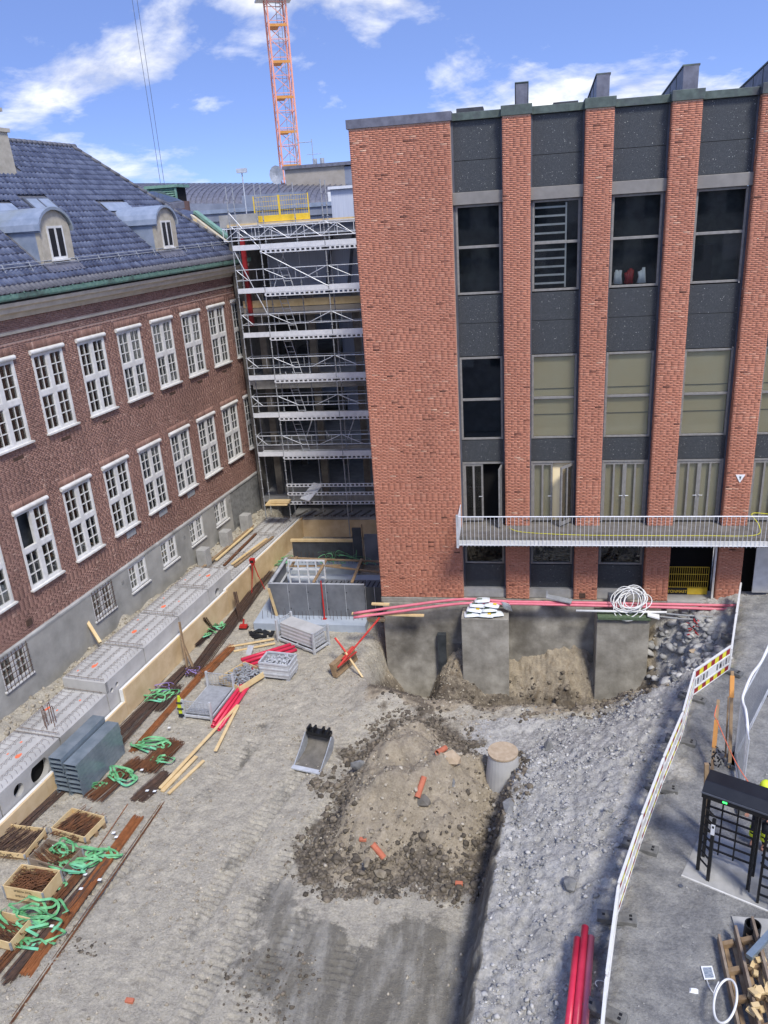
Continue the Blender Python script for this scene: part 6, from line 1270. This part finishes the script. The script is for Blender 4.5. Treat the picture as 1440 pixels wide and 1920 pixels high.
skin('jacket', [(0,0,1.0),(0,0,1.2),(0,0,1.44),(.2,0,1.43),(.275,.02,1.16),(.255,.18,1.04),(-.2,0,1.43),(-.275,0,1.16),(-.245,.16,1.05)], [(0,1),(1,2),(2,3),(3,4),(4,5),(2,6),(6,7),(7,8)], [(.19,.14),(.19,.145),(.18,.13),.08,.065,.055,.08,.065,.055], 'cloth_dark', pe)
skin('trousers', [(0,0,1.0),(.1,0,.9),(.115,.03,.5),(.125,-.02,.12),(-.1,0,.9),(-.115,.02,.5),(-.125,-.03,.12)], [(0,1),(1,2),(2,3),(0,4),(4,5),(5,6)], [(.17,.13),.11,.085,.075,.11,.085,.075], 'cloth_dark', pe)
for sx in (-1,1):
    for z_ in (.28,.42): q = MB(); q.tube((.12*sx,.0,z_),(.12*sx,.0,z_+.07),.105,12); q.build('reflective_band', 'hivis', pe)
hm = MB(); n = 14; rings = [(.135,1.68),(.14,1.73),(.13,1.79),(.10,1.845),(.05,1.875)]
for (r_, z) in rings: hm.v += [(r_*.92*cos(2*pi*k/n),.02+r_*1.12*sin(2*pi*k/n),z) for k in range(n)]
for q in range(4): hm.f += [(q*n+k,q*n+(k+1)%n,(q+1)*n+(k+1)%n,(q+1)*n+k) for k in range(n)]
hm.f.append(tuple(range(4*n,5*n))); hm.build('helmet', 'hivis', pe, smooth=True)
hm = MB(); hm.prism([(.11*cos(a_),.12+.14*sin(a_),1.69) for a_ in np.linspace(0,pi,9)], (0,0,.012)); hm.build('helmet_peak', 'hivis', pe)
for sx in (-1,1): f = MB(); f.tube((.034*sx,.098,1.665),(.034*sx,.112,1.665),.011,8); f.build('eye', 'black_plastic', bo); f = MB(); f.tube((.088*sx,.02,1.61),(.094*sx,.015,1.67),.018,6); f.build('ear', 'skin', bo)
f = MB(); f.tube((0,.11,1.65),(0,.135,1.61),.012,6,r2=.018); f.build('nose', 'skin', bo); f = MB(); f.bar((-.025,.108,1.575),(.025,.108,1.575),.012,.01); f.build('mouth', 'terracotta', bo)
for sx in (-1,1):
    for k in range(5): f = MB(); x, y, z = (.24 if sx > 0 else -.22), (.3 if sx > 0 else .28), (1.04 if sx > 0 else 1.08); a_ = (k-2)*.016; L_ = (.05,.07,.075,.07,.055)[k] if k else .045; f.path([(x+a_,y,z),(x+a_*1.2,y+L_*.6,z-.005),(x+a_*1.2,y+L_,z-.025)], .0085, 6); f.build('finger', 'skin', bo)
# ------------------------------------------------------------------ near right corner
pa, pb, pc = P(1341,1768,2.3), P(1378,1722,2.3), P(1378,1945,2.3); d = (pc-pa).normalized(); ex = Vector((-d.y,d.x,0))
t = thing('wooden_pallet', 'worn brown slatted timber pallet tilted at the near right corner', 'pallet', pa, atan2(d.y,d.x)); L = 2.3
for k in range(3):
    for q in range(2): b = MB(); y = .06+k*.32; z = .06+k*.16+q*.12; b.bar((-.02-.12*k,y,z),(L,y,z+.01),.05,.1); b.build('bearer', 'wood_grey', t)
for k in range(5): b = MB(); y = .18+k*.145; z = .05+k*.075; b.bar((.05-.1*k*.4,y,z),(L,y,z+.01),.085,.022); b.build('slat', 'wood_old', t)
for k in range(4):
    for q in range(2): b = MB(); x = .12+k*.6; y = .12+q*.34; b.bar((x,y,.1+q*.16),(x,y+.2,.2+q*.16),.1,.1); b.build('block', 'wood_old', t)
b = MB(); c = P(1408,1762,2.33); b.pipe(c,c+Vector((0,0,.42)),.155,.135,20); b.tube(c,c+Vector((0,0,.02)),.15,20); centred(b, 'black_bucket', 'black_plastic', 'black round tub standing behind the timber pallet', 'tub', smooth=False)
b = MB(); b.bar(P(1404,1795,2.9),P(1452,1742,2.95),.12,.1); centred(b, 'steel_profile', 'steel_sheet', 'blue-grey steel profile lying above the offcut pile', 'profile')
sl_ = MB(); o = P(1372,1722,2.3); sl_.box((o.x,o.y-.55,2.29),(o.x+1.2,o.y+.02,2.345)); centred(sl_, 'paving_slab', 'concrete', 'grey slab under the black tub', 'slab')
for k in range(34):
    c = P(NR.uniform(1398,1450),NR.uniform(1795,1915),2.34+.12*(k % 4)); s_ = MB(); a_ = NR.uniform(0,6.28); L_, w2 = NR.uniform(.1,.26), NR.uniform(.06,.13); dd = Vector((cos(a_),sin(a_),NR.uniform(-.35,.35))); s_.bar(c-dd*L_*.5+Vector((0,0,.08)),c+dd*L_*.5+Vector((0,0,.08)),w2,NR.uniform(.025,.06)); centred(s_, 'wood_offcut', 'wood_new', 'pale wood offcut in the heap right of the timber pallet', 'offcut', 'heap of pale wood offcuts')
h = MB(); c = P(1360,1876,2.75); u_ = (P(1384,1872,2.85)-c); v_ = (P(1364,1836,2.75)-c); h.path([c+u_*cos(a_)*.9+v_*sin(a_)+Vector((0,0,.0)) for a_ in np.linspace(0,2*pi,36)[:-1]], .022, 8, closed=True); h.path(catmull([c-u_*.9,c-u_*.95+v_*.5,c-u_*.7+v_*.95],5), .014, 6); centred(h, 'hose_ring', 'pvc_white', 'ring of pale grey hose lying on the timber pallet', 'hose', smooth=True)
s_ = MB(); q = [P(1314,1812,2.325),P(1335,1811,2.33),P(1342,1836,2.335),P(1321,1837,2.33)]; s_.add(q+[v+Vector((0,0,.004)) for v in q], [(0,1,2,3),(7,6,5,4),(0,4,5,1),(1,5,6,2),(2,6,7,3),(3,7,4,0)]); o = centred(s_, 'printed_sheet', 'paper', 'printed white sheet lying on the ground by the pallet', 'paper')
s_ = MB(); q = [(v.lerp(sum(q,Vector())/4,.22)+Vector((0,0,.0065)))-o.location for v in q]; s_.add(q, [(3,2,1,0)]); s_.build('print', 'print', o)
wr_ = MB(); wr_.path(catmull([P(1325,1836,2.34),P(1330,1850,2.35),P(1338,1862,2.34)],5), .008, 5); wr_.path(catmull([P(1120,1850,2.32),P(1116,1842,2.34),P(1124,1838,2.33),P(1136,1842,2.33)],5), .006, 4); centred(wr_, 'white_string', 'pvc_white', 'thin white string on the ground near the sheet and barrier', 'string')
bl = MB(); c = P(1300,1858,2.3); bl.add([c+Vector((-.09,-.05,.0)),c+Vector((.08,-.06,0)),c+Vector((.1,.04,0)),c+Vector((-.06,.06,0)),c+Vector((-.05,-.03,.04)),c+Vector((.05,-.03,.05)),c+Vector((.05,.02,.05)),c+Vector((-.04,.03,.04))], [(3,2,1,0),(4,5,6,7),(0,1,5,4),(1,2,6,5),(2,3,7,6),(3,0,4,7)]); centred(bl, 'crumpled_paper', 'paper', 'small crumpled white paper on the ground left of the pallet', 'paper')
for k, (a, b) in enumerate([((1083,1760),(1064,1945)),((1097,1738),(1079,1945)),((1108,1757),(1094,1945))]):
    z = 1.78+.0; A_, B_ = P(*a,2.36+(.06 if k == 1 else 0)), P(*b,2.36+(.06 if k == 1 else 0)); p = MB(); p.pipe(A_,B_,.075,.066,14); centred(p, 'red_pipe', 'pipe_red' if k < 2 else 'pipe_pink', ['left','middle, farthest reaching','right, paler'][k]+' red pipe of the three lying beside the barrier', 'pipe', 'three red pipes by the barrier', smooth=True)
for k, (x, y) in enumerate(((1276,1661),(1362,1676))): d_ = MB(); c = P(x,y,2.31); d_.tube(c,c+Vector((0,0,.01)),.05,14); centred(d_, 'valve_cap', 'dark_clad' if k == 0 else 'concrete', ['dark','pale'][k]+' round valve cap set in the street beside the turnstile pad', 'cap')
# ------------------------------------------------------------------ on and around the spoil heap
mq = P(943,1408,1.42); mh = MB(); mh.tube((mq.x,mq.y,-.2),(mq.x,mq.y,1.36),.60,28,r2=.43); o = centred(mh, 'manhole_shaft', 'concrete_new', 'concrete manhole shaft with a soil-covered lid beside the heap', 'manhole', smooth=False); b = MB(); b.tube((0,0,1.562),(0,0,1.62),.45,28); b.build('lid', 'tan_stone', o)
def rock(c, r, seed, sx=1, sy=1, sz=1):
    g = np.random.default_rng(seed); mb = MB(); f = (1+5**.5)/2; vs = [(-1,f,0),(1,f,0),(-1,-f,0),(1,-f,0),(0,-1,f),(0,1,f),(0,-1,-f),(0,1,-f),(f,0,-1),(f,0,1),(-f,0,-1),(-f,0,1)]
    fs = [(0,11,5),(0,5,1),(0,1,7),(0,7,10),(0,10,11),(1,5,9),(5,11,4),(11,10,2),(10,7,6),(7,1,8),(3,9,4),(3,4,2),(3,2,6),(3,6,8),(3,8,9),(4,9,5),(2,4,11),(6,2,10),(8,6,7),(9,8,1)]
    k = g.uniform(.7,1.15,12); mb.add([Vector(c)+Vector((v[0]*sx,v[1]*sy,v[2]*sz))*(r*.53*k[i]) for i, v in enumerate(vs)], fs); return mb
for (x, y, r_, m, n, l, s3) in [(848,1428,.34,'tan_stone','stone_block','large squarish pale stone block on top of the heap',(1.2,.9,.8)),(676,1438,.28,'rock_grey','stone_slab','white flat stone slab standing on the heap\'s left flank',(1.6,.35,.7)),(714,1640,.17,'rock_tan','stone','round pale boulder at the foot of the heap',(1.1,1,.9)),(688,1618,.17,'rock_tan','stone','oblong pale stone beside the clay pipe shard',(.6,1.4,.7)),(795,1505,.24,'concrete_dark','stone','grey angular stone in the middle of the heap',(1.2,1,.7)),(850,1470,.15,'rock_grey','stone','pale upright stone right of the heap\'s middle',(.5,1.4,.7)),(1307,1225,.24,'tan_stone','stone','flat tan stone in the rubble beyond the right pier',(1.3,1,.5)),(1245,1362,.12,'rock_grey','stone','loose white stone left of the barrier',(1,1,.7)),(1068,1660,.22,'rock_grey','stone','pale stone on the rubble above the red pipes',(.8,1.1,.7)),(955,1515,.3,'rock_grey','stone','pale wedge-shaped stone on the bank edge',(.7,1.4,.8)),(1028,1403,.26,'rock_grey','stone','upright grey stone above the manhole shaft',(.7,.7,1.2))]:
    p = P(x,y,1.0)
    for _ in range(6): p = P(x,y,gz(p.x,p.y))
    o = rock((p.x,p.y,p.z+r_*.2), r_, int(x), *s3); centred(o, n, m, l, 'stone')
for (a, b, l) in [((820,1430),(836,1416),'upper terracotta pipe shard beside the stone block'),((782,1490),(796,1470),'middle terracotta pipe shard on the heap'),((700,1602),(720,1612),'lower terracotta pipe shard at the foot of the heap')]:
    A_, B_ = P(*a,1.3 if a[1] < 1600 else .3), P(*b,1.3 if a[1] < 1600 else .3); A_.z = gz(A_.x,A_.y)+.07; B_.z = gz(B_.x,B_.y)+.09; p = MB(); p.pipe(A_,B_,.085,.068,12); centred(p, 'pipe_shard', 'terracotta', l, 'pipe shard', 'terracotta pipe shards on the heap')
for i, (x, y, l) in enumerate([(682,1592,'brown brick half on the heap\'s left foot'),(860,1642,'orange brick piece at the heap\'s right foot'),(238,1857,'lone reddish brick piece on the near gravel')]): p = P(x,y,.3); z = gz(p.x,p.y); b = MB(); b.box((p.x-.1,p.y-.05,z),(p.x+.1,p.y+.06,z+.08)); centred(b, 'brick_piece', 'terracotta', l, 'brick', bevel=.012)
# ------------------------------------------------------------------ clods, rubble, pebbles (uncountable)
ICV = np.array(rock((0,0,0),1,1).v); f_ = (1+5**.5)/2
ICV = np.array([(-1,f_,0),(1,f_,0),(-1,-f_,0),(1,-f_,0),(0,-1,f_),(0,1,f_),(0,-1,-f_),(0,1,-f_),(f_,0,-1),(f_,0,1),(-f_,0,-1),(-f_,0,1)])*.53
ICF = np.array([(0,11,5),(0,5,1),(0,1,7),(0,7,10),(0,10,11),(1,5,9),(5,11,4),(11,10,2),(10,7,6),(7,1,8),(3,9,4),(3,4,2),(3,2,6),(3,6,8),(3,8,9),(4,9,5),(2,4,11),(6,2,10),(8,6,7),(9,8,1)])
def scatter(name, label, cat, m, x, y, r, sink=.3, flat=.75, rough=.28):
    n = len(x); z = height(x, y); k = NR.uniform(1-rough,1+rough,(n,12,1)); sc_ = NR.uniform(.65,1.3,(n,1,3)); sc_[:,:,2] *= flat; V = ICV[None]*k*sc_; a = NR.uniform(0,6.28,n); ca, sa = np.cos(a)[:,None], np.sin(a)[:,None]; tl = NR.normal(0,.4,n)[:,None]
    X_ = V[:,:,0]*ca-V[:,:,1]*sa; Y_ = V[:,:,0]*sa+V[:,:,1]*ca; Z_ = V[:,:,2]+X_*np.sin(tl)*.6
    W = np.stack([X_*r[:,None]+x[:,None], Y_*r[:,None]+y[:,None], Z_*r[:,None]+(z+r*(.5-sink))[:,None]], -1)
    me_ = fast_mesh(name, W.reshape(-1,3), (np.arange(n)[:,None,None]*12+ICF[None]).reshape(-1,3), m, np.repeat(NR.random(n),20)); o = link(name, me_, None, 'stuff'); o['label'] = label; o['category'] = cat; return o
def pick(n, x0, x1, y0, y1, w):
    ox, oy = [], []
    while len(ox) < n:
        x = NR.uniform(x0,x1,4*n); y = NR.uniform(y0,y1,4*n); k = NR.random(4*n) < np.clip(w(x,y),0,1); ox += list(x[k]); oy += list(y[k])
    return np.array(ox[:n]), np.array(oy[:n])
def wrim(x, y): r = mound_r(x,y)+.1*vnoise(x,y,1.3,1); th = np.arctan2(y-18.75,x+3.1); return sstep(.58,.9,r)*sstep(1.2,.9,r)*(.35+.65*np.clip(-np.sin(th+.35),0,1)+.35*(y > 20.3))
x, y = pick(3600,-7,1.0,14.2,24.5,wrim); scatter('soil_clods','dark soil clods round the foot of the spoil heap','soil','clod',x,y,.014+.095*NR.random(3600)**3.4+.03*(NR.random(3600) > .93), sink=.42)
x, y = pick(700,-7,1.0,14.2,24.5,lambda x,y: (mound_r(x,y) < .9)*.8); scatter('heap_stones','small pale stones and shards strewn over the spoil heap','stones','rock_tan',x,y,.015+.06*NR.random(700)**3)
x, y = pick(1500,-7,1.0,14.2,24.5,lambda x,y: (mound_r(x,y) < 1.0)*sstep(.2,.9,mound_r(x,y))); scatter('heap_crumbs','brown soil crumbs on the spoil heap','soil','clod',x,y,.015+.045*NR.random(1500)**2.5)
def wgrey(x, y): return (x > xbank(y)+.05)*sstep(.9,-.2,x-xbar(y)+.8)*(y < 23.6)*np.where(y > 20.5, sstep(-1.5,.5,x), 1)*(.25+.75*sstep(-.4,.7,vnoise(x,y,.9,5)))
n = 10000; x, y = pick(n,-1.2,6,6.5,24,wgrey); scatter('rubble','blue-grey crushed rubble sloping down from the barrier','rubble','rock_grey',x,y,.008+.06*NR.random(n)**6.5,flat=.6,sink=.35,rough=.45)
n = 420; x, y = pick(n,4.9,7.3,23.6,27.7,lambda x,y: np.ones_like(x)*(x < 6.9)); scatter('broken_slabs','heap of broken grey slabs beyond the right pier','rubble','rock_grey',x,y,.04+.22*NR.random(n)**2.6,flat=.55,rough=.2)
n = 2200; x, y = pick(n,-5.2,4.8,22.6,27.4,lambda x,y: .3+.5*sstep(-.2,.6,vnoise(x,y,1.2,3))); scatter('pit_clods','brown clods and stones in the pit by the foundation','soil','clod',x,y,.012+.09*NR.random(n)**3.6,sink=.5)
n = 14000; x, y = pick(n,-15.5,-.9,6,30,lambda x,y: (mound_r(x,y) > 1.05)*(-x*cos(LA)+y*sin(LA) < 16.7)*(1-.85*(y < 15.2)*(x > -7.2))*(.2+.8*sstep(-.3,.8,vnoise(x,y,.8,7)))); scatter('pebbles','pale pebbles scattered over the excavated gravel','pebbles','rock_tan',x,y,.008+.04*NR.random(n)**5)
n = 800; x, y = pick(n,-12,-.9,6.5,17,lambda x,y: (mound_r(x,y) > 1.05)*sstep(.3,1.2,vnoise(x,y,.55,2))); scatter('dark_crumbs','dark soil crumbs in patches on the near gravel','soil','clod',x,y,.012+.05*NR.random(n)**3)
n = 900; x, y = pick(n,1.5,9,7,27,lambda x,y: (x > xbar(y)+.2)*.8); scatter('street_grit','loose grit on the dusty street','grit','rock_grey',x,y,.006+.018*NR.random(n)**3)
n = 1200; s_ = NR.uniform(13,38,n); q = NR.uniform(19.05,19.8,n); x = sin(LA)*s_-cos(LA)*q; y = cos(LA)*s_+sin(LA)*q; scatter('backfill','rough backfill between culvert boxes and plinth','rubble','rock_tan',x,y,.02+.07*NR.random(n)**3)
